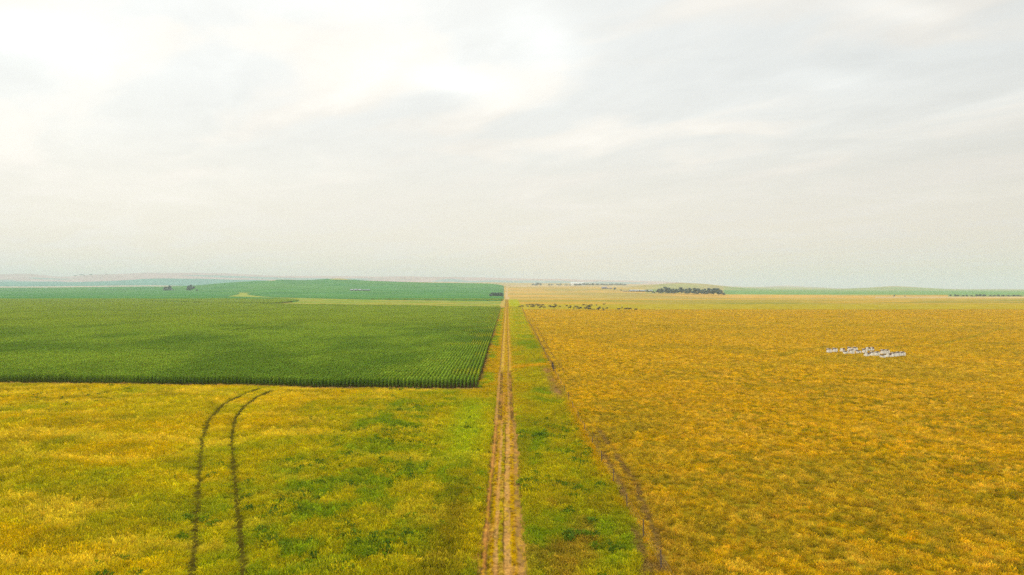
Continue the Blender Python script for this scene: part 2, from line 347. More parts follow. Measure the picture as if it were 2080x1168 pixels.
    p = mixc(p, full(n, OLIVE*0.85), gp*.7*sstep(300, 120, Y)+gp*.3*sstep(120, 300, Y))
    p = mixc(p, full(n, (.54, .37, .006)), sstep(170, 330, Y)*.5)
    p = mixc(p, full(n, RUST*.95), np.exp(-((X-fx-1.4)/1.6)**2)*sstep(95, 80, Y)*.55)
    p = mixc(p, full(n, (.44, .33, .015)), sstep(.48, .66, fbm(X/19, Y/15, 121, 3))*.45)
    # the grazed strip the cattle stand on, then bands of paler pasture
    yb = 590+(E-.5)*30-(X-12)*0.0
    cow = sstep(yb-8, yb+40, Y+60*(Cn-.5))*sstep(835+60*(E-.5), 790+60*(E-.5), Y)
    p = mixc(p, full(n, (.43, .37, .03)), cow*sstep(700, 350, X)*.6)
    back = sstep(790, 850, Y); ban = fbm(X/300, Y/70, 107, 4)
    pb = mixc(full(n, (.62, .38, .045)), full(n, (.42, .34, .05)), sstep(.42, .6, ban)); pb = mixc(pb, full(n, (.28, .29, .04)), sstep(.55, .68, fbm(X/160, Y/45, 109, 4))*.7)
    p = mixc(p, pb, back); 
    c[k] = p[k]; h[k] = (0.62+0.25*Cn)[k]
    # tracks
    for P, w in ((TR_L, .40), (TR_R, .38)):
        w = w*(1+np.clip(Y-85, 0, 60)/70); d = dist_path(X, Y, P)+(B-.5)*.15; m = sstep(w+.10, w-.08, d); h = h*(1-.45*sstep(w+1.6, w+.3, d)); c = mixc(c, full(n, BROWN*(.36, .46, .2)), m*.96); h = h*(1-m*.88); bare = np.maximum(bare, m*.9)  # trampled brown, darkened further to paint in the groove's shade
    for P in FT:
        d = dist_path(X, Y, P)+(D-.5)*.5; m = sstep(.55, .2, d)*sstep(.3, .5, Cn+.1); c = mixc(c, full(n, BROWN*.9), m*.8); h = h*(1-m*.7)
    for P in TL:
        d = dist_path(X, Y, P)+(Cn-.5)*3; m = sstep(2.0, .6, d); c = mixc(c, full(n, OLIVE*.9), m*.5); h = h*(1-m*.4)
    w = inpoly(X, Y, WP) & (Y > 600)
    cw = mixc(full(n, (.28, .36, .03)), full(n, (.44, .38, .06)), sstep(.42, .6, fbm(X/60, Y/30, 111, 4))); cw = mixc(cw, full(n, (.25, .34, .08)), sstep(.5, .66, fbm(X/45, Y/22, 113, 3))*.7)
    c[w] = cw[w]
    ic = in_corn(X, Y); c[ic] = (SOIL*.35); c[ic & (X < -1.15*Y)] = CORN*.55; bare[ic] = 1  # soil darkened under the crop, painting shade into the row gaps
    # beyond the crop fields the right-of-way stays gold
    rw = (X > corn_edge(np.minimum(Y, 760))) & (X < 1.3) & (Y > 676); c[rw] = mixc(full(n, (.50, .40, .08)), full(n, (.6, .4, .1)), A)[rw]
    f = fbm(X/.38, Y/.4, 131, 2)
    c = c*(0.70+0.34*f+0.26*D)[:, None]; h = h*(.70+.6*f)  # clump-sized mottling painted into the albedo as extra shadow contrast
    return c, h, bare
# profile of the farm track across its width (X, albedo, height)
TP = [(-2.7, OLIVE, 0, 0), (-2.0, OLIVE*.8, 0, 0), (-1.88, BROWN*.35, -.04, 1), (-1.78, SOIL*(1, .8, .6), -.02, 1), (-1.62, SOIL*(1, .8, .6), -.03, 1), (-1.52, BROWN*.7, -.14, 1), (-1.38, OLIVE*.7, -.06, .3), (-1.18, GOLD*.66, 0, .1),
      (-1.05, GOLD*.7, -.02, .4), (-.98, SOIL*1.12, -.07, 1), (-.72, SOIL*1.12, -.08, 1), (-.62, YG*.7, 0, 0), (-.36, OLIVE, .03, 0), (-.27, BROWN*.5, -.05, 1), (-.20, SOIL*1.15, -.07, 1), (.22, SOIL*1.18, -.07, 1), (.34, GOLD*.75, -.02, .5), (.66, GOLD*.7, 0, .35), (.86, SOIL*.78, -.06, .9), (1.36, SOIL*.68, -.07, 1), (1.5, YG*.8, 0, 0), (2.2, YG*.7, 0, 0)]
TP = [(a, np.array(b)*(.78, .70, .60), c_, d) for a, b, c_, d in TP]
tpx = [p[0] for p in TP]; tpc = np.array([p[1] for p in TP]); tph = [p[2] for p in TP]; tpb = [p[3] for p in TP]
# further on (Y > 95) the same ruts are fewer and broader: two ruts with shadow painted into their brown, then two pale lines
TQ = [(-2.7, GOLD*.7, 0, 0), (-2.35, GOLD*.7, 0, 0), (-2.2, BROWN*.5, -.05, 1), (-1.9, SOIL*1.0, -.05, 1), (-1.55, SOIL*1.0, -.08, 1), (-1.4, BROWN*.55, -.2, 1), (-.95, BROWN*.6, -.2, 1), (-.8, GOLD*.7, 0, .3), (-.1, GOLD*.72, .02, 0), (.15, SOIL*.95, -.05, 1), (.4, SOIL*.8, -.1, 1), (.55, BROWN*.5, -.2, 1), (.9, BROWN*.55, -.2, 1), (1.05, YG*.8, 0, 0), (1.5, GOLD*.9, 0, 0), (2.2, GOLD*.9, 0, 0)]
TQ = [(a, np.array(b)*(.78, .70, .60), c_, d) for a, b, c_, d in TQ]
tqx = [p[0] for p in TQ]; tqc = np.array([p[1] for p in TQ]); tqh = [p[2] for p in TQ]; tqb = [p[3] for p in TQ]
PL = np.array((.52, .33, .05))
TS = [(-2.7, GOLD*.62, 0, 0), (-2.0, GOLD*.6, 0, 0), (-1.85, BROWN*.7, -.08, 1), (-1.6, BROWN*.8, -.08, 1), (-1.4, PL, -.03, .8), (-.9, PL, -.03, .7), (-.7, GOLD*.68, 0, 0), (.1, GOLD*.6, 0, 0), (.25, BROWN*.8, -.08, 1), (.45, BROWN*.8, -.08, 1), (.6, PL, 0, .5), (1.2, GOLD*.7, 0, 0), (2.2, GOLD*.68, 0, 0)]
tsx = [p[0] for p in TS]; tsc = np.array([p[1] for p in TS]); tsh = [p[2] for p in TS]; tsb = [p[3] for p in TS]
def track_profile(X, Y):
    w = .09*(vnoise(Y/3.0, Y*0, 201)-.5)+.16*(vnoise(Y/17, Y*0+3, 203)-.5); x = X+w+.17*(fbm(X*5, Y*2.2, 205, 3)-.5)
    f = lambda qx, q: np.interp(x, qx, q)
    col = lambda qx, qc: np.stack([np.interp(x, qx, qc[:, i]) for i in range(3)], 1)
    a = sstep(98+6*(vnoise(Y/4, X, 3)-.5), 106, Y); b = sstep(160, 168, Y)
    c = mixc(mixc(col(tpx, tpc), col(tqx, tqc), a), col(tsx, tsc), b)
    h = (f(tpx, tph)*(1-a)+f(tqx, tqh)*a)*(1-b)+f(tsx, tsh)*b
    br = (f(tpx, tpb)*(1-a)+f(tqx, tqb)*a)*(1-b)+f(tsx, tsb)*b
    pn = fbm(X*1.6, Y*.28, 207, 3); br = np.clip(br*sstep(.22, .42, pn+.16), 0, 1)
    c = mixc(c, full(len(X), GOLD*.62), sstep(.5, .66, fbm(X*3.2, Y*1.1, 209, 3))*.6); c = mixc(c, full(len(X), BROWN*.6), sstep(.56, .72, fbm(X*4, Y*1.6, 211, 3))*.7)
    c = mixc(c, full(len(X), SOIL*(1.1, .85, .6)), sstep(.5, .7, fbm(X*1.3, Y*.35, 213, 3))*.4)
    return c, h, br

# ------------------------------------------------------------------ ground sheets
def grid_mesh(name, Xg, Yg, Z, C, mat, mask=None):
    ny, nx = Xg.shape; co = np.stack([Xg, Yg, Z], -1).reshape(-1, 3)
    idx = np.arange(ny*nx).reshape(ny, nx); q = np.stack([idx[:-1, :-1], idx[:-1, 1:], idx[1:, 1:], idx[1:, :-1]], -1).reshape(-1, 4)
    if mask is not None: q = q[mask.reshape(-1)]
    me = bpy.data.meshes.new(name); me.vertices.add(len(co)); me.vertices.foreach_set('co', co.ravel().astype(np.float32))
    me.loops.add(len(q)*4); me.loops.foreach_set('vertex_index', q.ravel().astype(np.int32))
    me.polygons.add(len(q)); me.polygons.foreach_set('loop_start', np.arange(0, len(q)*4, 4, dtype=np.int32)); me.polygons.foreach_set('loop_total', np.full(len(q), 4, np.int32))
    me.update(calc_edges=True)
    at_ = me.attributes.new('Col', 'FLOAT_COLOR', 'POINT'); at_.data.foreach_set('color', np.concatenate([C, np.ones((len(C), 1))], 1).ravel().astype(np.float32))
    me.materials.append(mat); me.polygons.foreach_set('use_smooth', np.ones(len(q), bool))
    o = bpy.data.objects.new(name, me); COL.objects.link(o); return o

u = np.arange(-440, 441); xs = 15*np.sinh(u*0.0133)
ys = np.concatenate([np.arange(-200, 36, 8.0), np.arange(36, 200, .7), np.geomspace(200, 1150, 330)])
Xg, Yg = np.meshgrid(xs, ys); X, Y = Xg.ravel(), Yg.ravel()
c, h, b = cover(X, Y); k = (X > -2.7) & (X < 2.2) & (Y < 1150); tc_, th_, tb_ = track_profile(X, Y); c[k] = tc_[k]
z = znear(X, Y); z = z-0.45*sstep(-2.9, -2.2, X)*sstep(2.4, 1.7, X)*sstep(715, 690, Y)
ground_shade = np.where(Y < 600, .42+.2*sstep(200, 600, Y), .62)[:, None]  # albedo darkened to stand in for shade among the grass
ground = grid_mesh('ground', Xg, Yg, z.reshape(Xg.shape), c*ground_shade, M_ground); tag(ground, 'gold and green grassland spreading across the plain', kind='structure')

# far plain and hills, built in depth with real heights
txs = np.concatenate([np.linspace(-2.2, -0.9, 60, endpoint=False), np.arange(-0.9, 0.9, 0.0018), np.linspace(.9, 2.2, 60)])
yf_ = np.concatenate([np.geomspace(1150, 3000, 170), np.geomspace(3000, 9500, 170)[1:], np.geomspace(9500, 24000, 24)[1:]])
Tg, Yg = np.meshgrid(txs, yf_); Xg = Tg*Yg; X, Y = Xg.ravel(), Yg.ravel(); z = zfar(X, Y)
z = z-0*Y; n = len(X); PXs = X/Y*F+1030; ysc = 584-(z-H)*F/Y
E = fbm(X/260, Y/200, 301, 4); G2 = fbm(X/900, Y/500, 303, 3)
tan = mixc(full(n, (.64, .39, .075)), full(n, (.46, .35, .08)), sstep(.4, .6, E))
GR = np.array((.08, .22, .08))
c = tan.copy()
def paint(m, col, w=1.0): 
    global c
    ww = m.astype(float)*w; c = mixc(c, full(n, col), ww)
# left of the road: one green crop to the crest, pale knolls, further fields and hills
lf = (PXs < 1024) & (Y < 3200); paint(lf, GR)
kn = (np.exp(-((PXs-700)/38)**2-((ysc-567)/2.2)**2) + np.exp(-((PXs-535)/34)**2-((ysc-570)/1.6)**2)); c = mixc(c, full(n, (.50, .42, .16)), np.clip(kn*1.3*(Y > 2600), 0, 1))
paint((PXs < 1024) & (Y > 3200) & (Y < 4300), (.12, .30, .14)); paint((PXs < 470) & (Y > 4150) & (Y < 4800), (.60, .47, .32)); paint((PXs < 560) & (Y > 4800) & (Y < 6250), (.12, .32, .24))
paint((Y >= 6250), (.62, .44, .40)); c = mixc(c, full(n, (.24, .42, .38)), (Y > 6250)*sstep(.5, .58, G2)*.8*(Y < 7000))
# right of the road
paint((PXs > 1030) & (Y > 3600) & (Y < 5200) & (PXs < 1300), (.58, .42, .2))
paint((PXs > 1470) & (Y > 1830) & (Y < 4400), (.17, .34, .09)); c = mixc(c, full(n, (.36, .38, .14)), ((PXs > 1470) & (Y > 2350) & (Y < 7000))*np.clip(sstep(2900, 3800, Y)*.55+.35*sstep(.45, .6, E), 0, 1))
paint((PXs > 1930) & (Y > 1500) & (Y < 1900), (.24, .34, .11)); paint((PXs > 1780) & (Y > 1290) & (Y < 1500), (.64, .46, .2))
hl = np.exp(-((PXs-1385)/85)**2)*(Y > 2700)*(Y < 4200); c = mixc(c, full(n, (.36, .36, .12)), np.clip(hl*1.2, 0, 1)); c = mixc(c, full(n, (.50, .38, .16)), np.clip(hl*sstep(.45, .6, E), 0, 1)*.8)
c = mixc(c, full(n, (.16, .30, .09)), ((PXs > 1310) & (PXs < 1480) & (Y > 2000) & (Y < 2700))*sstep(.3, .5, E)*.8)
h2 = np.exp(-((PXs-1820)/60)**2)*(Y > 4200)*(Y < 5200); c = mixc(c, full(n, (.48, .36, .16)), np.clip(h2, 0, 1)*.8)
# graded farm road going on
rd = np.abs(X+.3) < 3.0+np.maximum(Y-1500, 0)*.0006; paint(rd & (Y < 4400), (.62, .43, .2))
w = inpoly(X, Y, WP); paint(w, (.34, .38, .05))
far = grid_mesh('far_plain_and_hills', Xg, Yg, z.reshape(Xg.shape), c*.66, M_far); tag(far, 'hazy fields rising to distant low hills', kind='structure')  # palette scaled down, painting in grass self-shadow the flat sheet lacks

# distant corn standing as a raised canopy with an upright front edge
mk_ = in_corn(X, Y) & (Y < 2950) & (ysc > 567.5) & (kn < .45)
near_rows = np.geomspace(905, 1150, 60)
def slab(name, Tg, Yg, label):
    Xg = Tg*Yg; X, Y = Xg.ravel(), Yg.ravel(); zb = ground_z(X, Y); ys_ = 584-(zb-H)*F/Y; px = X/Y*F+1030
    kn_ = np.exp(-((px-700)/40)**2-((ys_-567)/2.6)**2)+np.exp(-((px-535)/36)**2-((ys_-570)/1.8)**2)
    m = in_corn(X, Y) & (px < 1021) & (kn_ < .5) & (Y < 3060)
    top = np.where(Y < 1130, 1.3, 2.1)+(fbm(X/1.7, Y/3, 401, 2)-.5)*.9
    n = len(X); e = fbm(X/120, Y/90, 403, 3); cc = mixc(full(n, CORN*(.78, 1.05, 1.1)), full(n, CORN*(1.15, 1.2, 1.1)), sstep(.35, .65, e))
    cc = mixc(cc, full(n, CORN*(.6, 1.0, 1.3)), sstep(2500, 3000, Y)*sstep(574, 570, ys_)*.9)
    M = m.reshape(Xg.shape); fm = M[:-1, :-1] & M[:-1, 1:] & M[1:, 1:] & M[1:, :-1]
    # vertices outside drop to the ground: the boundary faces become the field's upright edges
    any_ = M[:-1, :-1] | M[:-1, 1:] | M[1:, 1:] | M[1:, :-1]
    zt = np.where(m, zb+top, zb-0.15)
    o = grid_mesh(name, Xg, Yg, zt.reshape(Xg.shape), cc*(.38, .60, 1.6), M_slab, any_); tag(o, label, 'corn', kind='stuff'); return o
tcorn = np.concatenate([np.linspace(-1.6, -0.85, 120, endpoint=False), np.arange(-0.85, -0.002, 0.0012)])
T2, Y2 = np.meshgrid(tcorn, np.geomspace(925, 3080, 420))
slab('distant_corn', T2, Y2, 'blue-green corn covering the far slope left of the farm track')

# ------------------------------------------------------------------ farm track (real ruts)
def track_sheet(name, y0, y1, dx_, dy_, parent=None):
    xs = np.arange(-2.7, 2.2+1e-6, dx_); ys = np.arange(y0, y1+1e-6, dy_); Xg, Yg = np.meshgrid(xs, ys); X, Y = Xg.ravel(), Yg.ravel()
    c, h, b = track_profile(X, Y); z = znear(X, Y)+.02+h*1.15+(fbm(X*4, Y*4, 221, 3)-.5)*.06*b+(fbm(X*1.1, Y*.5, 223, 2)-.5)*.05
    z = np.where((X < -2.6) | (X > 2.1), z-.06, z)
    o = grid_mesh(name, Xg, Yg, z.reshape(Xg.shape), c*(.62+.45*fbm(X*5, Y*5, 225, 2))[:, None], M_track)
    if parent: o.parent = parent
    return o
trk = track_sheet('dirt_track', 20, 200, .06, .16); tag(trk, 'two-rut dirt farm track running straight to the horizon', kind='structure')
trk2 = track_sheet('dirt_track', 200, 712, .12, .8); tag(trk2, 'far stretch of the two-rut dirt farm track', kind='structure')

# ------------------------------------------------------------------ instanced vegetation
def proto_collection(name, meshes, mat):
    col = bpy.data.collections.new(name)
    for k, (v, f, bv) in enumerate(meshes):
        me = bpy.data.meshes.new(name+'_shape'); me.from_pydata(v, [], f); me.materials.append(mat)
        a = me.attributes.new('bvar', 'FLOAT_COLOR', 'POINT'); a.data.foreach_set('color', np.concatenate([np.array(bv), np.ones((len(bv), 1))], 1).ravel())
        o = bpy.data.objects.new('%s_%02d' % (name, k), me); col.objects.link(o)
    return col
def scatter(name, P, rot, scl, tint, idx, col, label, cat):
    me = bpy.data.meshes.new(name); me.vertices.add(len(P)); me.vertices.foreach_set('co', P.ravel().astype(np.float32))
    for nm, ty, d, key in (('rot', 'FLOAT_VECTOR', rot, 'vector'), ('scl', 'FLOAT_VECTOR', scl, 'vector')):
        a = me.attributes.new(nm, ty, 'POINT'); a.data.foreach_set(key, d.ravel().astype(np.float32))
    a = me.attributes.new('tint', 'FLOAT_COLOR', 'POINT'); a.data.foreach_set('color', np.concatenate([tint, np.ones((len(P), 1))], 1).ravel().astype(np.float32))
    a = me.attributes.new('idx', 'INT', 'POINT'); a.data.foreach_set('value', idx.astype(np.int32))
    o = bpy.data.objects.new(name, me); COL.objects.link(o)
    g = bpy.data.node_groups.new(name+'_scatter', 'GeometryNodeTree')
    g.interface.new_socket('Geometry', in_out='INPUT', socket_type='NodeSocketGeometry'); g.interface.new_socket('Geometry', in_out='OUTPUT', socket_type='NodeSocketGeometry')
    gi = g.nodes.new('NodeGroupInput'); go = g.nodes.new('NodeGroupOutput'); ip = g.nodes.new('GeometryNodeInstanceOnPoints'); ci = g.nodes.new('GeometryNodeCollectionInfo')
    ci.inputs['Collection'].default_value = col; ci.inputs['Separate Children'].default_value = True; ci.inputs['Reset Children'].default_value = True
    ip.inputs['Pick Instance'].default_value = True
    def na(n_, t_):
        q = g.nodes.new('GeometryNodeInputNamedAttribute'); q.data_type = t_; q.inputs[0].default_value = n_; return q.outputs[0]
    e2r = g.nodes.new('FunctionNodeEulerToRotation'); g.links.new(na('rot', 'FLOAT_VECTOR'), e2r.inputs[0])
    g.links.new(gi.outputs[0], ip.inputs['Points']); g.links.new(ci.outputs[0], ip.inputs['Instance']); g.links.new(na('idx', 'INT'), ip.inputs['Instance Index'])
    g.links.new(e2r.outputs[0], ip.inputs['Rotation']); g.links.new(na('scl', 'FLOAT_VECTOR'), ip.inputs['Scale']); g.links.new(ip.outputs[0], go.inputs[0])
    md = o.modifiers.new('scatter', 'NODES'); md.node_group = g
    tag(o, label, cat, kind='stuff'); return o

def grass_tuft(seed, nb, rad, h0, h1, wd, lean=0.35, head=0.0):
    r = random.Random(seed); V = []; Fc = []; B = []
    for _ in range(nb):
        a = r.random()*6.283; d = rad*math.sqrt(r.random()); x, y = d*math.cos(a), d*math.sin(a); hh = r.uniform(h0, h1)*(1-.25*d/rad)
        la = r.random()*6.283; ln = r.uniform(.1, lean)*hh+.1*hh; lx, ly = math.cos(la)*ln+.12*hh, math.sin(la)*ln; fa = r.random()*6.283; w = wd*r.uniform(.6, 1.3); wx, wy = math.cos(fa)*w/2, math.sin(fa)*w/2
        b = len(V); k = r.uniform(.62, 1.3); cr, cg, cb = k*r.uniform(.95, 1.08), k*r.uniform(.92, 1.06), k*r.uniform(.8, 1.3)
        V += [(x-wx, y-wy, -.05), (x+wx, y+wy, -.05), (x+lx*.35+wx, y+ly*.35+wy, hh*.55), (x+lx*.35-wx, y+ly*.35-wy, hh*.55), (x+lx+wx*.25, y+ly+wy*.25, hh)]
        Fc += [(b, b+1, b+2, b+3), (b+3, b+2, b+4)]; B += [(cr, cg, cb)]*5
        if head and r.random() < head:
            b = len(V); s_ = w*1.2; V += [(x+lx*.8-s_, y+ly*.8, hh*.86), (x+lx*.8+s_, y+ly*.8, hh*.86), (x+lx*1.08, y+ly*1.08, hh*1.12)]; Fc.append((b, b+1, b+2)); B += [(cr*1.25, cg*1.15, cb*1.2)]*3
    return V, Fc, B
def weed_clump(seed, nb, rad, hh0):
    r = random.Random(seed); V = []; Fc = []; B = []
    for _ in range(nb):
        a = r.random()*6.283; d = rad*math.sqrt(r.random()); z0 = hh0*r.random()*(1-(d/rad)**2*.6); s_ = r.uniform(.05, .12)
        c0 = Vector((d*math.cos(a), d*math.sin(a), z0+.03)); n_ = Vector((r.uniform(-1, 1), r.uniform(-1, 1), r.uniform(.3, 1.4))).normalized(); t_ = n_.orthogonal().normalized(); t_ = (Matrix.Rotation(r.random()*6.28, 3, n_) @ t_); w_ = n_.cross(t_)
        b = len(V); V += [tuple(c0-t_*s_*1.3), tuple(c0+w_*s_*.6), tuple(c0+t_*s_*1.3-n_*s_*.3), tuple(c0-w_*s_*.6)]; Fc.append((b, b+1, b+2, b+3)); k = r.uniform(.7, 1.35); B += [(k, k*r.uniform(.95, 1.1), k)]*4
    return V, Fc, B
C_meadow = proto_collection('meadow_tuft', [grass_tuft(s, 48, .40, .30, .72, .036, .5, .5) for s in range(6)], M_grass)
C_pasture = proto_collection('pasture_tuft', [grass_tuft(40+s, 46, .36, .16, .56, .042, .9, .25) for s in range(6)], M_grass)
C_weed = proto_collection('weed_clump', [weed_clump(80+s, 120, .5, .5) for s in range(4)], M_weed)

def jitter_points(y0, y1, tmin, tmax, dens, xlo=None, xhi=None, pad=6):
    """even stratified points over the wedge of ground the drone could see"""
    st = 1/math.sqrt(dens); xa = (tmin*y1-pad) if tmin < 0 else (tmin*y0-pad); xb = (tmax*y1+pad) if tmax > 0 else (tmax*y0+pad)
    if xlo is not None: xa = max(xa, xlo)
    if xhi is not None: xb = min(xb, xhi)
    gx = np.arange(xa, xb, st); gy = np.arange(y0, y1, st); X, Y = np.meshgrid(gx, gy); X = X.ravel()+rng.uniform(-.6, .6, X.size)*st; Y = Y.ravel()+rng.uniform(-.6, .6, Y.size)*st
    k = (X > tmin*Y-pad) & (X < tmax*Y+pad); return X[k], Y[k]
def tufts(name, X, Y, sxy, sz, col, ncol, label, cat, wind=.22, var=.22, gaps=.9):
    c, h, b = cover(X, Y); ink = (X > -2.25) & (X < 1.5) & (Y < 712)
    tc_, th_, tb_ = track_profile(X, Y); c[ink] = tc_[ink]; h = np.where(ink, .20, h); b = np.where(ink, tb_, b)
    clump = sstep(.26, .42, fbm(X/.55, Y/.55, 521, 2)); keep = rng.random(len(X)) > np.maximum(b*1.05, gaps*(1-clump)*(Y < 330)); keep &= ~in_corn(X, Y); X, Y, c, h, ink, th_ = X[keep], Y[keep], c[keep], h[keep], ink[keep], th_[keep]
    n = len(X); wd = fbm(X/11, Y/5, 501, 3)
    rot = np.stack([-(wd-.35)*wind*1.8+rng.normal(0, .07, n), (wd-.3)*wind+rng.normal(0, .07, n), rng.random(n)*6.283], 1)
    k = rng.uniform(.8, 1.2, n); kx = np.where(ink, .38, 1.0)*sxy*k
    scl = np.stack([kx, kx, h*sz*k*rng.uniform(.85, 1.15, n)], 1)
    tint = c*rng.uniform(1-var, 1+var, (n, 1))*(1+rng.normal(0, .03, (n, 3)))
    P = np.stack([X, Y, znear(X, Y)+np.where(ink, th_, 0)], 1)
    scatter(name, P, rot, scl, tint, rng.integers(0, ncol, n), col, label, cat)
# near meadow and verge (left + middle)
Xn, Yn = jitter_points(37, 145, -.86, .12, 5.0); k = Xn < fence_x(Yn)
tufts('meadow_grass', Xn[k], Yn[k], 1.0, 1.0, C_meadow, 6, 'tall gold and green grass in the left meadow and along the track', 'grass', .22, .13, .6)
Xa, Ya = jitter_points(137, 330, -.2, .2, 3.0, -9, 13); Xb, Yb = jitter_points(330, 715, -.2, .2, 1.6, -10, 16); X = np.concatenate([Xa, Xb]); Y = np.concatenate([Ya, Yb]); k = X < fence_x(Y)
tufts('verge_grass', X[k], Y[k], 1.1, .9, C_meadow, 6, 'green and straw grass on the verges beside the far track', 'grass')
# pasture
Xa, Ya = jitter_points(37, 150, .02, .86, 6.0, 10); k = Xa > fence_x(Ya); Xb, Yb = jitter_points(150, 330, .02, .84, 2.4, 10); k2 = Xb > fence_x(Yb)
tufts('pasture_grass', np.concatenate([Xa[k]]), np.concatenate([Ya[k]]), .85, .9, C_pasture, 6, 'dry golden pasture grass right of the wire fence', 'grass', .3, .36)
tufts('pasture_grass', Xb[k2], Yb[k2], 1.3, 1.0, C_pasture, 6, 'dry golden pasture grass around and beyond the beehives', 'grass', .3, .36)
Xb, Yb = jitter_points(330, 620, .0, .82, .7, 10); k2 = Xb > fence_x(Yb)
tufts('pasture_grass', Xb[k2], Yb[k2], 2.3, 1.2, C_pasture, 6, 'far dry golden pasture grass in front of the cattle', 'grass', .3, .32)
# broad-leaved weeds
def weedpts():
    X, Y = jitter_points(40, 150, -.8, .12, 2.2); k = X < fence_x(Y)-.5; X, Y = X[k], Y[k]
    px = 1030+X/Y*F; py = 584+H*F/Y
    A = fbm(X/3.2, Y/2.6, 601, 3); p = np.zeros(len(X))
    for cx, cy, wx, wy, g in ((790, 880, 110, 50, .9), (840, 960, 90, 40, .55), (660, 1010, 160, 80, .5), (600, 1110, 140, 70, .8), (430, 1090, 70, 45, .7), (770, 1110, 60, 25, 1.0), (120, 805, 120, 15, .35), (250, 1160, 60, 20, .7), (1130, 890, 40, 40, .9), (1160, 960, 60, 60, .8), (1215, 905, 25, 20, .6), (1195, 1080, 60, 20, 1.1), (1180, 1150, 80, 22, 1.0), (1075, 960, 10, 40, .8), (1240, 1130, 40, 30, .6), (860, 1000, 60, 120, .25)):
        p = np.maximum(p, g*np.exp(-((px-cx)/wx)**2-((py-cy)/wy)**2))
    k = (rng.random(len(X)) < p*sstep(.50, .62, A)) & ~((X > -2.4) & (X < 1.5)) & ~in_corn(X, Y)
    for P in (TR_L, TR_R): k &= dist_path(X, Y, P) > .6
    return X[k], Y[k]
Xw, Yw = weedpts(); n = len(Xw)
scatter('broadleaf_weeds', np.stack([Xw, Yw, znear(Xw, Yw)], 1), np.stack([np.zeros(n), np.zeros(n), rng.random(n)*6.28], 1), np.stack([rng.uniform(.9, 1.6, n), rng.uniform(.8, 1.3, n), rng.uniform(.9, 1.35, n)], 1),
        mixc(full(n, DKG), full(n, GREEN*.75), rng.random(n)*.8), rng.integers(0, 4, n), C_weed, 'dark green broad-leaved weeds scattered through the meadow grass', 'weeds')

# ------------------------------------------------------------------ corn
def corn_block(seed, nrows=4, length=4.0, step=.19, lod=1):
    r = random.Random(seed); V = []; Fc = []; B = []
    def strip(pts, ws, side, col):
        b = len(V)
        for p, w in zip(pts, ws):
            V.append((p[0]-side[0]*w, p[1]-side[1]*w, p[2])); V.append((p[0]+side[0]*w, p[1]+side[1]*w, p[2]+w*.25)); B.extend([col, col])
        for q in range(len(pts)-1): Fc.append((b+2*q, b+2*q+1, b+2*q+3, b+2*q+2))
    y = 0.0
    for row in range(nrows):
        y = 0.0
        while y < length:
            x0 = (row+.5)*.76+r.gauss(0, .03); y0 = y+r.uniform(-.05, .05); hh = 1.95*r.uniform(.88, 1.1); k0 = r.uniform(.75, 1.2)
            strip([(x0, y0, 0), (x0, y0, hh*.85)], [.016, .012], (1, 0), (k0*.9, k0*.85, k0*.6))
            az = r.choice((0, math.pi))+r.gauss(1.57, .5)
            nl = 9 if lod else 6
            for q in range(nl):
                z0 = hh*(.22+.68*q/(nl-1)); a = az+(q % 2)*math.pi+r.gauss(0, .45); ln = r.uniform(.42, .66)*(1-.35*abs(q/(nl-1)-.45)); k = k0*r.uniform(.6, 1.5)*(.8+.35*q/(nl-1)); dx_, dy_ = math.cos(a), math.sin(a)  # leaf colour brightens up the stalk, painting light onto the row tops
                up = r.uniform(.16, .34); col = (k*r.uniform(.85, 1.15), k, k*r.uniform(.8, 1.2)); w = .045 if lod else .06
                strip([(x0, y0, z0), (x0+dx_*ln*.38*.4, y0+dy_*ln*.38, z0+up), (x0+dx_*ln*.75*.4, y0+dy_*ln*.75, z0+up*.95), (x0+dx_*ln*.45, y0+dy_*ln, z0+up*.3)], [w*.7, w, w*.8, .006], (-dy_, dx_), col)
            if r.random() < .55:
                for q in range(3):
                    a = r.random()*6.28; strip([(x0, y0, hh*.9), (x0+math.cos(a)*.07, y0+math.sin(a)*.07, hh*.9+.26)], [.012, .008], (-math.sin(a), math.cos(a)), (2.2, 1.35, 1.6))
            y += step*r.uniform(.85, 1.15)
    return V, Fc, B
C_corn = proto_collection('corn_rows', [corn_block(s) for s in range(8)], M_corn)
C_corn2 = proto_collection('corn_rows_far', [corn_block(30+s, 8, 8.0, .3, 0) for s in range(5)], M_corn)
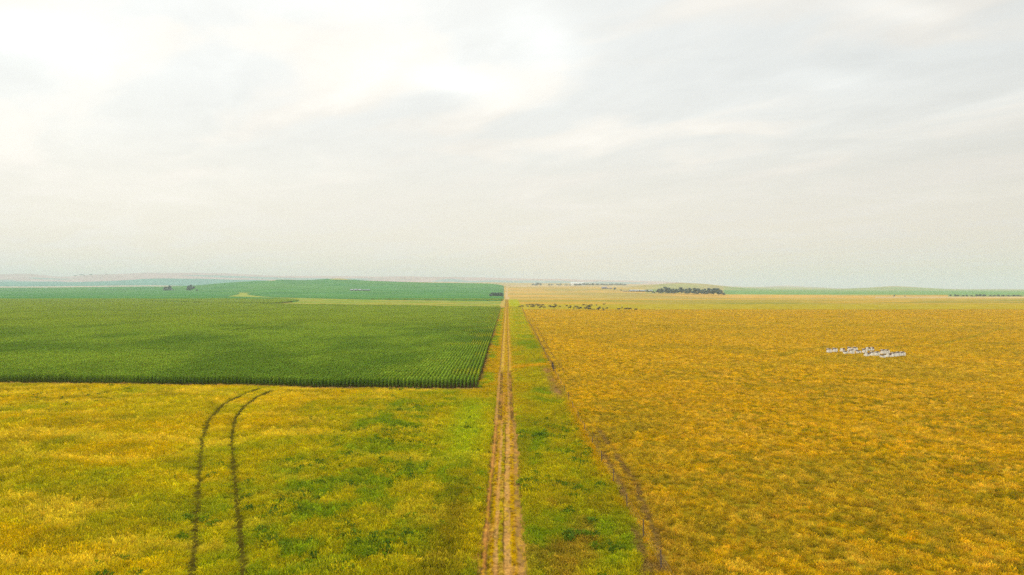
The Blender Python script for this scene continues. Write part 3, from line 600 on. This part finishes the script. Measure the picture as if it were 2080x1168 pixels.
def corn_field(name, y0, y1, bw, bl, col, ncol, label, tmin=-1.2):
    gx = np.arange(-tmin*0-bw*round(-tmin*y1*1.02/bw), -bw*.5, bw)-5.9+bw*0; gx = -5.9-bw*np.arange(1, int(-tmin*y1/bw)+3)
    gy = np.arange(y0, y1, bl); X, Y = np.meshgrid(gx, gy); X, Y = X.ravel(), Y.ravel()
    # shift the block columns so each row of blocks starts at the field's own front line
    Y = Y+np.where(Y < 200, (corn_front(X+bw/2)-136.2), 0)*np.clip((200-Y)/60, 0, 1)
    k = (X > tmin*Y-12); cx, cy = X+bw/2, Y+bl/2
    k &= in_corn(np.minimum(X+bw*.97, corn_edge(cy)-.05), Y+.05) & in_corn(np.minimum(cx, corn_edge(cy)-.05), cy)
    X, Y, cx, cy = X[k], Y[k], cx[k], cy[k]; n = len(X); Y = Y+np.where(Y < corn_front(X)+3, rng.normal(0, .18, n), 0)
    A = fbm(cx/16, cy/30, 701, 4); Bq = fbm(cx/55, cy/60, 703, 3); D = fbm(cx/200, cy/150, 705, 2)
    t = mixc(full(n, CORN*(.84, .90, .85)), full(n, CORN*(1.35, 1.25, 1.15)), sstep(.36, .64, A*.65+Bq*.35)); t = mixc(t, full(n, CORN*(1.65, 1.3, .9)), sstep(250, 420, cy)*.55)
    t = mixc(t, full(n, CORN*(2.3, 1.45, .6)), sstep(.56, .68, fbm(cx/9, cy/10, 707, 3))*.5*sstep(-30, -8, cx))
    t = t*rng.uniform(.92, 1.08, (n, 1)); flip = rng.integers(0, 2, n)
    P = np.stack([np.where(flip, X+bw, X), np.where(flip, Y+bl, Y), znear(cx, cy)], 1)
    rot = np.stack([np.zeros(n), np.zeros(n), flip*math.pi], 1); hh = .95+.34*(A-.5)+.12*(Bq-.5); dip = at(489, 676); hh = hh-.55*np.exp(-((cx-dip.x)**2+(cy-dip.y)**2/4)/36)
    scatter(name, P, rot, np.stack([np.ones(n), np.ones(n), hh], 1), t, rng.integers(0, ncol, n), col, label, 'corn')
corn_field('corn_rows', 136.2, 420, 3.04, 4.0, C_corn, 8, 'rows of green corn standing behind the meadow, near part of the crop')
corn_field('corn_rows', 420.2, 1140, 6.08, 8.0, C_corn2, 5, 'rows of green corn in the hazier back part of the crop')

# ------------------------------------------------------------------ wire fence
M_wood = simple_mat('weathered_post_wood', (.13, .095, .07), .9, .35, 9, .01); M_dwood = simple_mat('dark_brace_wood', (.05, .035, .03), .9, .3, 8, .01); M_wire = simple_mat('rusty_wire', (.16, .12, .09), .6, .2, 5, 0, .6)
fence = empty('wire_fence', (float(fence_x(50)), 50, 0)); tag(fence, 'barbed wire fence on grey wooden posts between green verge and golden pasture', 'fence')
def child_at_origin(o):
    o.parent = fence; o.matrix_parent_inverse = Matrix.Translation(-Vector(fence.location))
fy = [41.0, 48.2, 54.4, 61.6, 69.2, 77.6, 86.0, 94.6, 103.4, 111.8, 120.5, 129.5, 138.5, 147.5, 155, 161, 165.8, 169.5, 176, 184]
while fy[-1] < 650: fy.append(fy[-1]+7.6+rng.uniform(-.6, .6))
fp = []
for i, y in enumerate(fy):
    x = float(fence_x(y)); z0 = float(znear([x], [y])[0]); hh = 1.35+rng.uniform(-.12, .15); lx, ly = rng.normal(0, .05), rng.normal(0, .05); big = 160 < y < 172
    m = MB(); r0 = .10 if big else .048
    if big: hh = 1.75
    m.tube((x, y, z0-.2), (x+lx*.5, y+ly*.5, z0+hh*.55), r0*1.05, r0*.98, 7, False); m.tube((x+lx*.5, y+ly*.5, z0+hh*.55), (x+lx, y+ly, z0+hh), r0*.98, r0*.85, 7); fp.append((x+lx, y+ly, z0, hh))
    o = m.build('post', M_dwood if big else M_wood); child_at_origin(o)
    if big: o['label'] = 'thick dark gate brace post'
for hh in (.45, .8, 1.15):
    m = MB()
    for a, b in zip(fp[:-1], fp[1:]):
        if 165 < a[1] < 168 and 0: continue
        mid = ((a[0]+b[0])/2, (a[1]+b[1])/2, (a[2]+b[2])/2+hh-.03)
        m.tube((a[0], a[1], a[2]+hh), mid, .003, .003, 3, False); m.tube(mid, (b[0], b[1], b[2]+hh), .003, .003, 3, False)
    child_at_origin(m.build('wire', M_wire))
m = MB(); a, b = [p for p in fp if 160 < p[1] < 172][:2]; m.tube((a[0], a[1], a[2]+1.5), (b[0], b[1], b[2]+1.5), .06, .06); m.tube((a[0], a[1], a[2]+.3), (b[0], b[1], b[2]+1.45), .045, .045); child_at_origin(m.build('brace_rail', M_dwood))

# ------------------------------------------------------------------ beehives: pallets of four
M_white = simple_mat('chalky_white_paint', (.88, .85, .78), .7, .05, 6); M_super = simple_mat('weathered_super', (.24, .17, .15), .8, .35, 5); M_lid = simple_mat('weathered_lid', (.10, .065, .06), .8, .35, 7); M_lidp = simple_mat('pale_lid', (.60, .55, .45), .8, .25, 7); M_pal = simple_mat('pallet_wood', (.22, .15, .09), .9, .3, 8)
def make_hives(seed, tall, dark):
    r = random.Random(seed); root = empty('beehive_block', (0, 0, 0)); m = MB()
    for y in (-.46, 0, .46): m.box((0, y, .05), (1.16, .1, .1))
    for k in range(6): m.box((-.50+k*.2, 0, .115), (.14, 1.1, .025))
    m.build('pallet', M_pal, root)
    for x in (-.30, .30):
        for y in (-.28, .28):
            z = .13; b = MB(); up = MB(); n_ = tall if r.random() < .7 else max(3, tall-1); brown = r.random() < dark
            for q in range(n_):
                hq = .30 if q < 2 else .19; (b if q < 2 or not brown else up).box((x+r.uniform(-.01, .01), y+r.uniform(-.01, .01), z+hq/2), (.50, .52, hq+.003), r.uniform(-.02, .02)); (b if q < 2 or not brown else up).box((x, y-.262, z+hq*.66), (.14, .04, .03)); z += hq
            (up if up.v else b).box((x, y, z-.012), (.47, .49, .02)); b.build('hive_box', M_white, root)
            if up.v: up.build('super', M_super, root)
            l = MB(); l.box((x, y, z+.035), (.54, .57, .07), r.uniform(-.03, .03)); l.box((x+r.uniform(-.08, .08), y, z+.1), (.2, .12, .06), r.uniform(0, 3)); l.build('lid', M_lid if r.random() < dark else M_lidp, root)
            s_ = MB(); s_.box((x, y-.266, .155), (.34, .014, .03)); s_.build('entrance', M_lid, root)
    return root
hp = [make_hives(1, 4, .7), make_hives(2, 5, .6), make_hives(3, 3, .9)]
HV = [(1686.5, 717.7, 1, 'leftmost beehive block, white, standing at the left end of the apiary'), (1698.5, 717.0, 1, 'second white beehive block from the left end, with open grass on its right'), (1713.5, 716.5, 0, 'narrow white beehive block just right of the first grass gap'),
 (1720.5, 720.0, 2, 'low white beehive block at the front of the left cluster, with brown lids'), (1733, 719.7, 1, 'white beehive block in the front of the left cluster, fifth along'), (1746.5, 719.0, 2, 'white beehive block at the right of the left cluster, with green-tinged side'),
 (1759.0, 718.5, 1, 'white beehive block where the left cluster meets the right row'), (1729, 714.7, 1, 'dark-lidded beehive block behind the middle of the left cluster'), (1740, 714.7, 1, 'dark-lidded beehive block in the back row, right of the one behind the left cluster'),
 (1763.5, 725.5, 0, 'white beehive block starting the front right row at its left end'), (1775.3, 724.2, 1, 'clean white beehive block second in the front right row'), (1785.3, 723.4, 1, 'white beehive block third in the front right row, set slightly back'),
 (1796, 728.0, 2, 'beehive block nearest the viewer, at the middle of the right row'), (1808, 726.4, 0, 'low white beehive block directly right of the nearest block'), (1818.8, 725.5, 1, 'white beehive block third from the right end of the row'),
 (1828.3, 724.9, 1, 'tall white beehive block second from the right end of the row'), (1837.2, 724.5, 1, 'rightmost tall white beehive block closing the apiary row'), (1765.5, 713.9, 0, 'small-looking beehive block behind the gap of the two clusters'),
 (1773.5, 713.9, 0, 'back beehive block with pale lid, right of the gap between clusters'), (1797, 719.8, 1, 'dark-topped beehive block behind the nearest block'), (1805.5, 719.8, 1, 'beehive block with pinkish pale lids behind the low right block')]
used = set()
for x, y, v, lab in HV:
    p = at(x, y); src = hp[v]
    if v in used: o = copy_tree(src)
    else: o = src; used.add(v)
    o.location = (p.x, p.y, float(znear([p.x], [p.y])[0])+.02); o.rotation_euler = (0, 0, rng.normal(0, .05)); tag(o, lab, 'beehives', 'white beehive blocks standing in the golden pasture')

# ------------------------------------------------------------------ cattle
M_cow = simple_mat('black_hide', (.016, .013, .012), .75, .3, 4); M_cowb = simple_mat('dark_brown_hide', (.045, .024, .015), .75, .3, 4)
def make_cow(pose, mat):
    """body grown over a skeleton as one skin; faces +X"""
    V = []; Ed = []; Rd = []
    def j(p, r, par=None):
        V.append(p); Rd.append(r); 
        if par is not None: Ed.append((par, len(V)-1))
        return len(V)-1
    dz_ = -.62 if pose == 'lying' else 0
    hip = j((-.72, 0, 1.12+dz_), (.27, .33)); mid = j((-.15, 0, 1.0+dz_), (.36, .40), hip); chest = j((.5, 0, 1.02+dz_), (.29, .37), mid); sh = j((.74, 0, 1.14+dz_), (.19, .24), chest)
    if pose == 'grazing': nk = j((1.10, 0, .86), (.13, .17), sh); hd = j((1.33, 0, .42), (.11, .13), nk); mz = j((1.42, 0, .14), (.08, .08), hd)
    else: nk = j((1.06, 0, 1.32+dz_), (.13, .17), sh); hd = j((1.30, 0, 1.42+dz_), (.12, .13), nk); mz = j((1.58, 0, 1.28+dz_), (.08, .08), hd)
    for s_ in (-1, 1): er = j((V[hd][0]-.04, s_*.22, V[hd][2]+.08), (.035, .05), hd)
    rump = j((-.98, 0, 1.18+dz_), (.14, .17), hip); t1 = j((-1.10, 0, .98+dz_), (.035, .035), rump); t2 = j((-1.12, .02, .5+dz_*.55), (.03, .03), t1)
    for s_ in (-1, 1):
        if pose == 'lying':
            a = j((.45, s_*.24, .30), (.10, .11), chest); b = j((.86, s_*.26, .10), (.06, .06), a); j((.62, s_*.34, .07), (.05, .05), b)
            a = j((-.62, s_*.30, .34), (.15, .15), hip); b = j((-.28, s_*.42, .12), (.08, .08), a); j((-.62, s_*.46, .08), (.05, .05), b)
        else:
            a = j((.52+.04*s_, s_*.17, .70), (.11, .12), chest); b = j((.54+.10*s_, s_*.17, .38), (.062, .062), a); q = j((.54+.13*s_, s_*.17, .05), (.05, .05), b); j((.60+.13*s_, s_*.17, .03), (.05, .04), q)
            a = j((-.72, s_*.19, .78), (.17, .14), hip); b = j((-.84-.08*s_, s_*.19, .48), (.075, .06), a); q = j((-.78-.10*s_, s_*.19, .05), (.05, .05), b); j((-.72-.10*s_, s_*.19, .03), (.05, .04), q)
    me = bpy.data.meshes.new('cow'); me.from_pydata(V, Ed, []); o = bpy.data.objects.new('cow', me); COL.objects.link(o)
    md = o.modifiers.new('s', 'SKIN'); md.use_smooth_shade = True; o.modifiers.new('d', 'SUBSURF').levels = 1
    for i, r_ in enumerate(Rd): me.skin_vertices[0].data[i].radius = r_
    me.skin_vertices[0].data[0].use_root = True
    dg = bpy.context.evaluated_depsgraph_get(); m2 = bpy.data.meshes.new_from_object(o.evaluated_get(dg)); COL.objects.unlink(o); bpy.data.objects.remove(o)
    m2.materials.clear(); m2.materials.append(mat); m2.name = 'cow'; return m2
CM = {('standing', 0): make_cow('standing', M_cow), ('grazing', 0): make_cow('grazing', M_cow), ('lying', 0): make_cow('lying', M_cow), ('grazing', 1): make_cow('grazing', M_cowb), ('standing', 1): make_cow('standing', M_cowb)}
cl7 = [(165, 288, 0), (245, 275, 0), (388, 240, 0), (420, 268, 0), (475, 230, 0), (560, 238, 0), (612, 252, 0), (535, 288, 0), (582, 292, 0), (688, 222, 1), (745, 222, 1), (750, 272, 1), (803, 248, 1), (795, 322, 0), (850, 290, 0), (888, 240, 0), (937, 312, 1), (1108, 278, 1), (1145, 300, 0), (1205, 305, 0), (1252, 308, 0), (1270, 222, 0), (1298, 275, 0), (1425, 290, 1), (1638, 270, 1), (1755, 283, 0), (1728, 330, 0), (1860, 340, 0), (1900, 282, 0), (1955, 292, 0), (1980, 345, 0), (2040, 330, 0)]
cl8 = [(150, 330, 0), (300, 342, 1), (328, 352, 1), (408, 368, 0), (445, 366, 0), (525, 370, 0), (240, 240, 0), (315, 243, 1), (385, 245, 0), (440, 250, 0), (490, 240, 0), (415, 276, 0), (360, 310, 0), (430, 310, 0), (645, 240, 1), (885, 215, 1), (745, 318, 0), (718, 355, 0), (690, 388, 1), (845, 347, 0), (882, 360, 0), (855, 400, 1), (975, 345, 0), (1340, 380, 0), (1445, 325, 1), (1560, 368, 1), (1615, 358, 0), (1700, 365, 1), (1878, 390, 0)]
cows = [(1045+x/15.4, 605+y/15.4+.75, b) for x, y, b in cl7]+[(1170+x/15.4, 605+y/15.4+.75, b) for x, y, b in cl8]
cows.sort()
cuts = [(1062, 'beside the wire fence'), (1078.5, 'in the bunch nearest the fence'), (1088.5, 'in the second bunch from the fence'), (1107, 'in the third bunch from the fence'), (1131, 'in the fourth bunch, before the wide gap'), (1150, 'alone in the gap left of the herd centre'), (1166, 'at the left edge of the central bunch'), (1182, 'in the dense central bunch'), (1192, 'just right of the dense central bunch'), (1206, 'in the loose group right of centre'), (1222, 'in the bunch before the right-hand stragglers'), (1240, 'among the first right-hand stragglers'), (1266, 'among the last small stragglers'), (1400, 'at the far right end of the herd')]
ORD = ['first', 'second', 'third', 'fourth', 'fifth', 'sixth', 'seventh', 'eighth', 'ninth', 'tenth']
cnt = {}; tot = {}
def cl_of(x): return next(i for i, (c_, _) in enumerate(cuts) if x < c_)
for x, y, b in cows: tot[cl_of(x)] = tot.get(cl_of(x), 0)+1
for i, (x, y, b) in enumerate(cows):
    g_ = cl_of(x); k = cnt.get(g_, 0); cnt[g_] = k+1
    pose = ['grazing', 'standing', 'grazing', 'lying', 'standing', 'grazing', 'standing'][(i*5+2) % 7]
    if b and pose == 'lying': pose = 'grazing'
    p = at(x, y); o = bpy.data.objects.new('cow', CM[(pose, b)]); COL.objects.link(o)
    o.location = (p.x, p.y, float(znear([p.x], [p.y])[0])); o.rotation_euler = (0, 0, random.choice((0, math.pi))+random.gauss(0, .6)); s_ = random.uniform(1.15, 1.35); o.scale = (s_, s_, s_)
    hue = 'dark brown' if b else 'black'
    lab = '%s cow %s, %s' % (hue, pose if pose != 'standing' else 'standing', cuts[g_][1]) if tot[g_] == 1 else '%s cow %s, %s from the left %s' % (hue, pose, ORD[k], cuts[g_][1])
    tag(o, lab, 'cow', 'cattle herd on the green strip of pasture')

# ------------------------------------------------------------------ trees
M_bark = simple_mat('bark', (.10, .075, .055), .95, .3, 4, .03)
M_leafA = leaf_mat('tree_leaves', (.010, .072, .05), .25, .15); M_leafB = leaf_mat('shrub_leaves', (.014, .07, .045), .25, .15)
def make_tree(seed, hh, w, leaf, shape='round', nleaf=3200, ls=.48, trunk_h=.09):
    r = random.Random(seed); root = empty('broadleaf_tree', (0, 0, 0)); m = MB(); th = hh*trunk_h
    m.tube((0, 0, -.3), (r.uniform(-.1, .1), 0, th), hh*.026, hh*.02, 8, False); m.tube((0, 0, th*.98), (.1, .1, hh*.7), hh*.019, hh*.006, 7)
    lobes = []
    nl = 9 if shape == 'round' else 7
    for k in range(nl):
        a = r.random()*6.28; q = (k+.5)/nl; zc_ = th+(hh-th)*(.18+.70*q); rr = w/2*(.62*math.sqrt(max(.05, 1-(q*1.25-.45)**2))); lobes.append((math.cos(a)*rr, math.sin(a)*rr, zc_, w*r.uniform(.20, .31)*(1.08-.45*q), hh*r.uniform(.10, .17)))
    lobes.append((0, 0, hh*.86, w*.17, hh*.13)); lobes.append((0, 0, hh*.5, w*.3, hh*.25))
    for (x, y, z_, _, _) in lobes[:-2]: m.tube((0, 0, max(th*.8, z_*.55)), (x*.85, y*.85, z_), hh*.011, hh*.004, 5)
    m.build('trunk', M_bark, root)
    V = []; Fc = []; B = []
    for k in range(nleaf):
        x, y, z_, rw, rh = r.choice(lobes); d = Vector((r.gauss(0, 1), r.gauss(0, 1), r.gauss(0, 1))).normalized(); q = r.random()**.4*r.uniform(.75, 1.12); c0 = Vector((x+d.x*rw*q, y+d.y*rw*q, z_+d.z*rh*q)); s_ = ls*r.uniform(.5, 1.25)
        n_ = (d+Vector((r.gauss(0, .7), r.gauss(0, .7), r.gauss(0, .7)+.2))).normalized(); t_ = n_.orthogonal().normalized(); t_ = Matrix.Rotation(r.random()*6.28, 3, n_) @ t_; w_ = n_.cross(t_); b = len(V)
        V += [tuple(c0-t_*s_), tuple(c0+w_*s_*.6), tuple(c0+t_*s_), tuple(c0-w_*s_*.6)]; Fc.append((b, b+1, b+2, b+3)); kk = r.uniform(.65, 1.35); B += [(kk, kk, kk*.9)]*4
    me = bpy.data.meshes.new('crown'); me.from_pydata(V, [], Fc); me.materials.append(leaf); a_ = me.attributes.new('bvar', 'FLOAT_COLOR', 'POINT'); a_.data.foreach_set('color', np.concatenate([np.array(B), np.ones((len(B), 1))], 1).ravel())
    o = bpy.data.objects.new('crown', me); COL.objects.link(o); o.parent = root; return root
# prototypes are 10 m tall
TP_ = [make_tree(11, 10, 8.5, M_leafA), make_tree(12, 10, 6.5, M_leafA), make_tree(13, 10, 10.5, M_leafA, 'wide', 3400, .5, .05), make_tree(14, 10, 13, M_leafB, 'wide', 2400, .55, .03)]
tused = set()
def tree(v, px, base_y, top_y, wpx, label, cat, group=None, Y=None):
    if Y is None: p = at(px, base_y)
    else:
        p = at(px, 0, Y)
    hgt = (base_y-top_y)*p.y/F
    o = copy_tree(TP_[v]) if v in tused else TP_[v]; tused.add(v)
    bw = (8.5, 6.5, 10.5, 13)[v]; s_ = wpx*p.y/F/bw
    zz = ground_z(p.x, p.y)[0]
    o.location = (p.x, p.y, zz-.2); o.scale = (s_, s_, hgt/10); o.rotation_euler = (0, 0, random.random()*6.28); tag(o, label, cat, group); return o
g1 = 'trees left on the green field'
tree(2, 338.0, 590.6, 581.8, 9, 'dark broad tree at the left of the lone left-hand grove', 'tree', g1); tree(0, 346.5, 590.6, 579.3, 9, 'taller dark tree in the middle of the lone left-hand grove', 'tree', g1); tree(3, 342.5, 590.8, 585, 16, 'low dark thicket filling the foot of the left-hand grove', 'shrub', g1); tree(3, 354.0, 590.8, 587.4, 4, 'tiny bush at the right foot of the left-hand grove', 'shrub')
tree(0, 390.0, 591.6, 578.3, 15, 'spreading lone tree with open crown right of the left-hand grove', 'tree', g1); tree(1, 383.0, 590.8, 580, 4.5, 'thin tree leaning on the left of the spreading lone tree', 'tree', g1); tree(3, 402.5, 591.6, 587.2, 4.6, 'small round bush right of the spreading lone tree', 'shrub')
for k, (px, tp, w_, lab) in enumerate(((996.5, 590.5, 8, 'leftmost dark tree of the square clump beside the track'), (1001, 587.6, 8, 'second tree of the square clump left of the track'), (1006.5, 588.2, 9, 'middle tree of the square clump left of the track'), (1012, 587.8, 9, 'fourth tree of the square clump left of the track'), (1017, 588, 8, 'fifth, tall tree of the square clump near the track'), (1020.5, 590.5, 6, 'rightmost low tree of the square clump, closest to the track'))):
    tree((2, 0, 2, 0, 2, 3)[k], px, 597.6+.15*(k % 2), tp, w_*1.15, lab, 'tree', 'square clump of trees left of the track', Y=1420+12*(k % 3))
SH = [(1316, 593.6, 588, 8, 3, 'dark rounded tree standing in front of the long pale shed'), (1328, 595.6, 590.8, 7.5, 3, 'low round dark tree between the shed and the long tree row')]
for px, by, ty, w_, v, lab in SH: tree(v, px, by, ty, w_, lab, 'tree')
RT = [(1338, 596.2, 586.5, 7, 2), (1344, 596.4, 585.6, 6.5, 1), (1353, 596.6, 582.3, 9, 0), (1360, 596.8, 584.2, 9, 2), (1368, 597.0, 586.2, 8, 0), (1374.5, 597.0, 586.6, 8, 2), (1384.5, 597.0, 583.3, 8, 1), (1393.5, 597.6, 586.2, 8, 0), (1402, 598.0, 584.8, 9, 2), (1412, 598.3, 585.0, 10, 0), (1420.5, 598.6, 585.8, 10, 2), (1432.5, 598.9, 586.4, 9, 0), (1441.5, 599.2, 584.8, 10, 2), (1451, 599.4, 585, 11, 0), (1460, 599.6, 585.4, 10, 2), (1467.5, 599.8, 590.6, 9, 3)]
RL = ['dark tree at the left end of the long tree row', 'slim tree second from the left in the long tree row', 'tallest peaked tree near the left end of the long tree row', 'broad tree right of the tallest peaked one in the row', 'short tree in the dip right of the peaked trees', 'short broad tree just left of the row’s narrow spire', 'narrow pointed tree rising above the middle of the row', 'low tree right of the narrow pointed one', 'broad tree at the centre of the long tree row', 'round tree right of the row’s centre', 'wide tree before the small gap in the row', 'tree just right of the small gap in the row', 'broad tree fourth from the right end of the row', 'full round tree third from the right end of the row', 'dense round tree second from the right end of the row', 'low sloping bush closing the right end of the long row']
for (px, by, ty, w_, v), lab in zip(RT, RL): tree(v, px, by+.2, ty-.4, w_*1.6, lab, 'tree', 'long tree row right of the farmstead')
tree(0, 1249.3, 588.9, 583.8, 7, 'round dark tree right of the small grey sheds', 'tree'); tree(3, 1262, 590.9, 587.6, 3.6, 'single tiny bush left of the long pale shed', 'shrub')
tree(3, 1820, 602.6, 598.8, 4, 'single dark bush alone at the edge of the right green field', 'shrub'); tree(3, 1842, 602.3, 600.5, 5, 'faint low bush right of the single dark bush', 'shrub')
FR = [(1935, 4.5, 3.2), (1945, 5, 5), (1951, 4, 4), (1960, 3.2, 6), (1968, 4, 5), (1979, 3, 5), (1989, 4.6, 7), (1996, 5.2, 7), (2004, 4.8, 7), (2017, 3.6, 5), (2025, 3.4, 7), (2034, 4.2, 7), (2044, 3.6, 8), (2054, 3.4, 9), (2065, 3.8, 8), (2076, 3.4, 9)]
FL = ['leftmost pointed tree of the far right windbreak', 'second tree of the far right windbreak from its left end', 'small third tree of the far right windbreak', 'low bush fourth in the far right windbreak', 'fifth tree from the left of the far right windbreak', 'low bush before the tallest part of the windbreak', 'left one of the three tallest windbreak trees', 'middle and highest of the tallest windbreak trees', 'right one of the three tallest windbreak trees', 'lone little tree right of the tallest windbreak trees', 'low broad bush right of the lone little windbreak tree', 'rounded windbreak tree sixth from the right border', 'windbreak bush fourth from the right border of the photo', 'low windbreak bush third from the right border of the photo', 'windbreak tree second from the right border', 'windbreak bush cut by the right border']
for k, ((px, hp_, w_), lab) in enumerate(zip(FR, FL)): tree((1, 2, 0, 3)[k % 4] if hp_ > 3.5 else 3, px, 602.4, 602.4-hp_, w_*1.2, lab, 'tree', 'windbreak at the far right')
# far belt and farmyard trees near the white building
FB = [(1083, 577.8, 573.5, 6), (1092, 578.2, 571.8, 8), (1098, 578, 573, 6), (1115, 578.6, 575, 5), (1121, 578.8, 576, 6), (1133, 578.9, 575.6, 7), (1139, 578.8, 574.4, 4), (1150, 578.7, 576.2, 7), (1158, 578.6, 576.6, 6), (1177, 579.2, 574.6, 9), (1186, 579.6, 574.2, 9), (1195, 579.9, 575, 9), (1204, 580, 575.2, 9), (1213, 580, 575.6, 10), (1223, 579.8, 575.8, 10), (1233, 579.6, 576, 9), (1243, 579.8, 575.2, 10), (1253, 580.2, 575.2, 10), (1261, 580.6, 576, 9), (1269, 580.6, 577, 8)]
for k, (px, by, ty, w_) in enumerate(FB):
    where = ('in the pale blue far farmyard clump, number %s from its left' % ORD[k] if k < 3 else 'in the sparse far line left of the white building, %s from its left' % ORD[k-3] if k < 9 else 'in the hazy blue belt right of the white building, %s from its left' % (ORD+['eleventh'])[k-9])
    tree((0, 2, 0, 3)[k % 4], px, by, ty, w_*1.2, 'hazy tree '+where.replace('number ', ''), 'tree', 'hazy trees by the white building', Y=4250+20*(k % 3))

# ------------------------------------------------------------------ farm buildings
M_metal = simple_mat('pale_metal_roof', (.36, .40, .43), .45, .06, 1, 0, .2); M_gwall = simple_mat('grey_shed_wall', (.20, .19, .21), .8, .15, 1); M_dkopen = simple_mat('dark_opening', (.02, .02, .025), .9, .1, 1); M_wwall = simple_mat('white_wall', (.82, .81, .78), .6, .05, .5); M_tealroof = simple_mat('dull_teal_roof', (.16, .22, .21), .8, .1, .5); M_violet = simple_mat('violet_grey_roof', (.26, .24, .32), .6, .1, .5)
def shed(name, px0, px1, base_y, Y, hgt, dep, roofm, wallm, label, cat, group=None, doors=2, rise=.35):
    p0 = at(px0, base_y, Y); p1 = at(px1, base_y, Y); x0, x1 = 0, p1.x-p0.x; z0 = min(ground_z(p0.x, Y)[0], ground_z(p1.x, Y)[0])-.2
    root = empty(name, (p0.x, Y, z0)); m = MB(); m.box(((x0+x1)/2, dep/2, hgt/2), (x1-x0, dep, hgt))
    b = len(m.v); zr = hgt+hgt*rise
    for x in (x0, x1): m.v += [(x, 0, hgt), (x, dep, hgt), (x, dep/2, zr)]
    m.f += [(b, b+2, b+1), (b+3, b+4, b+5)]; m.build('wall', wallm, root)
    MB().gable(x0, x1, 0, dep, hgt+.02, zr+.02, .5, .15).build('roof', roofm, root)
    n_ = max(doors, 1)
    for k in range(n_):
        w_ = (x1-x0)/n_*.55; xc = (x1-x0)*(k+.5)/n_; MB().box((xc, -.06, hgt*.42), (w_, .1, hgt*.8)).build('door', M_dkopen, root)
    tag(root, label, cat, group); return root
shed('long_barn', 1280, 1300, 592, 2380, 4.2, 20, M_metal, M_gwall, 'left half of the long pale-roofed shed beside the tree row', 'barn', None, 4, .55)
shed('long_barn', 1300.5, 1326, 592.2, 2370, 4.0, 18, M_metal, M_dkopen, 'right half of the long shed, with dark open front under pale roof', 'barn', None, 5, .5)
shed('low_shed', 1266, 1279, 591.3, 2400, 1.9, 8, M_violet, M_gwall, 'very low reddish-grey shed left of the long pale shed', 'shed', None, 3)
shed('machine_shed', 1223, 1233, 588.9, 2780, 6.0, 14, M_violet, M_gwall, 'violet-grey two-part farm shed, largest of the small sheds', 'shed', 'small grey farm sheds', 2)
shed('machine_shed', 1233.6, 1236.6, 588.9, 2790, 3.4, 8, M_violet, M_gwall, 'tiny dark lean-to right of the violet-grey shed', 'shed', 'small grey farm sheds', 1)
shed('machine_shed', 1238, 1243.6, 588.9, 2785, 3.8, 9, M_violet, M_gwall, 'small grey shed between the lean-to and the round tree', 'shed', 'small grey farm sheds', 1)
shed('grain_barn', 1160, 1188, 577.5, 4500, 15, 40, M_wwall, M_wwall, 'large bright white building on the far plain', 'building', None, 1, .25)
shed('farm_house', 1086, 1092, 577.5, 4300, 9, 14, M_metal, M_gwall, 'hazy farm building among the far pale blue trees', 'building', None, 1)
zl = [(712, 717.4, 'leftmost of the five small sheds in the far green field', 3.2), (720, 725.6, 'blue-grey second small shed in the far green field', 3.6), (728.4, 733.8, 'dark green-grey third small shed in the far green field', 3.2), (736.2, 743, 'pale-roofed fourth small shed in the far green field', 3.0), (744.6, 751.6, 'rightmost pale-roofed small shed in the far green field', 3.0)]
for k, (a, b, lab, hh) in enumerate(zl): 
    q = at((a+b)/2, 592.2); shed('field_shed', a, b, 592.2, q.y, hh+1.9, 7, M_tealroof if k > 2 else M_violet, M_gwall, lab, 'shed', 'small sheds in the far green field', 1)
M_pole = simple_mat('pole_timber', (.25, .22, .2), .9, .2, 3)
for k, px in enumerate((1208.5, 1212, 1227, 1230.5, 1238)):
    p = at(px, 0, 4350); z0 = ground_z(p.x, p.y)[0]; hh = (24, 22, 20, 21, 17)[k]
    root = empty('utility_pole', (p.x, p.y, z0)); MB().tube((0, 0, -1), (0, 0, hh), .35, .22, 6).build('pole', M_pole, root); MB().box((0, 0, hh-1.5), (4.5, .3, .3)).build('crossarm', M_pole, root)
    tag(root, ('leftmost', 'second', 'third', 'fourth', 'rightmost')[k]+' faint tall pole above the hazy blue tree belt', 'utility pole', 'faint poles above the tree belt')
# bushes on the left ridge
for k, (px, hh, w_) in enumerate(((157, 1.6, 5), (170, 2.6, 7), (188, 2.2, 5), (220, 1.4, 5))):
    tree(3, px, 560, 560-hh, w_*1.6, ('leftmost tiny bush', 'largest bush', 'pointed bush', 'rightmost faint bush')[k]+' on the skyline of the left hills', 'shrub', 'bushes on the left skyline', Y=7480)

# ------------------------------------------------------------------ haze: smoke in the air
hz = MB(); hz.box((0, 12000-1000, 95-30), (60000, 26000, 250)); 
m, t, o = mk('smoky_air'); v = t.nodes.new('ShaderNodeVolumePrincipled'); v.inputs['Color'].default_value = (.655, .745, .765, 1); v.inputs['Density'].default_value = 0.00013; v.inputs['Anisotropy'].default_value = 0.0
t.links.new(v.outputs[0], o.inputs['Volume'])
haze = hz.build('haze', m); tag(haze, 'pale smoky haze hanging over the whole plain', 'haze', kind='stuff')
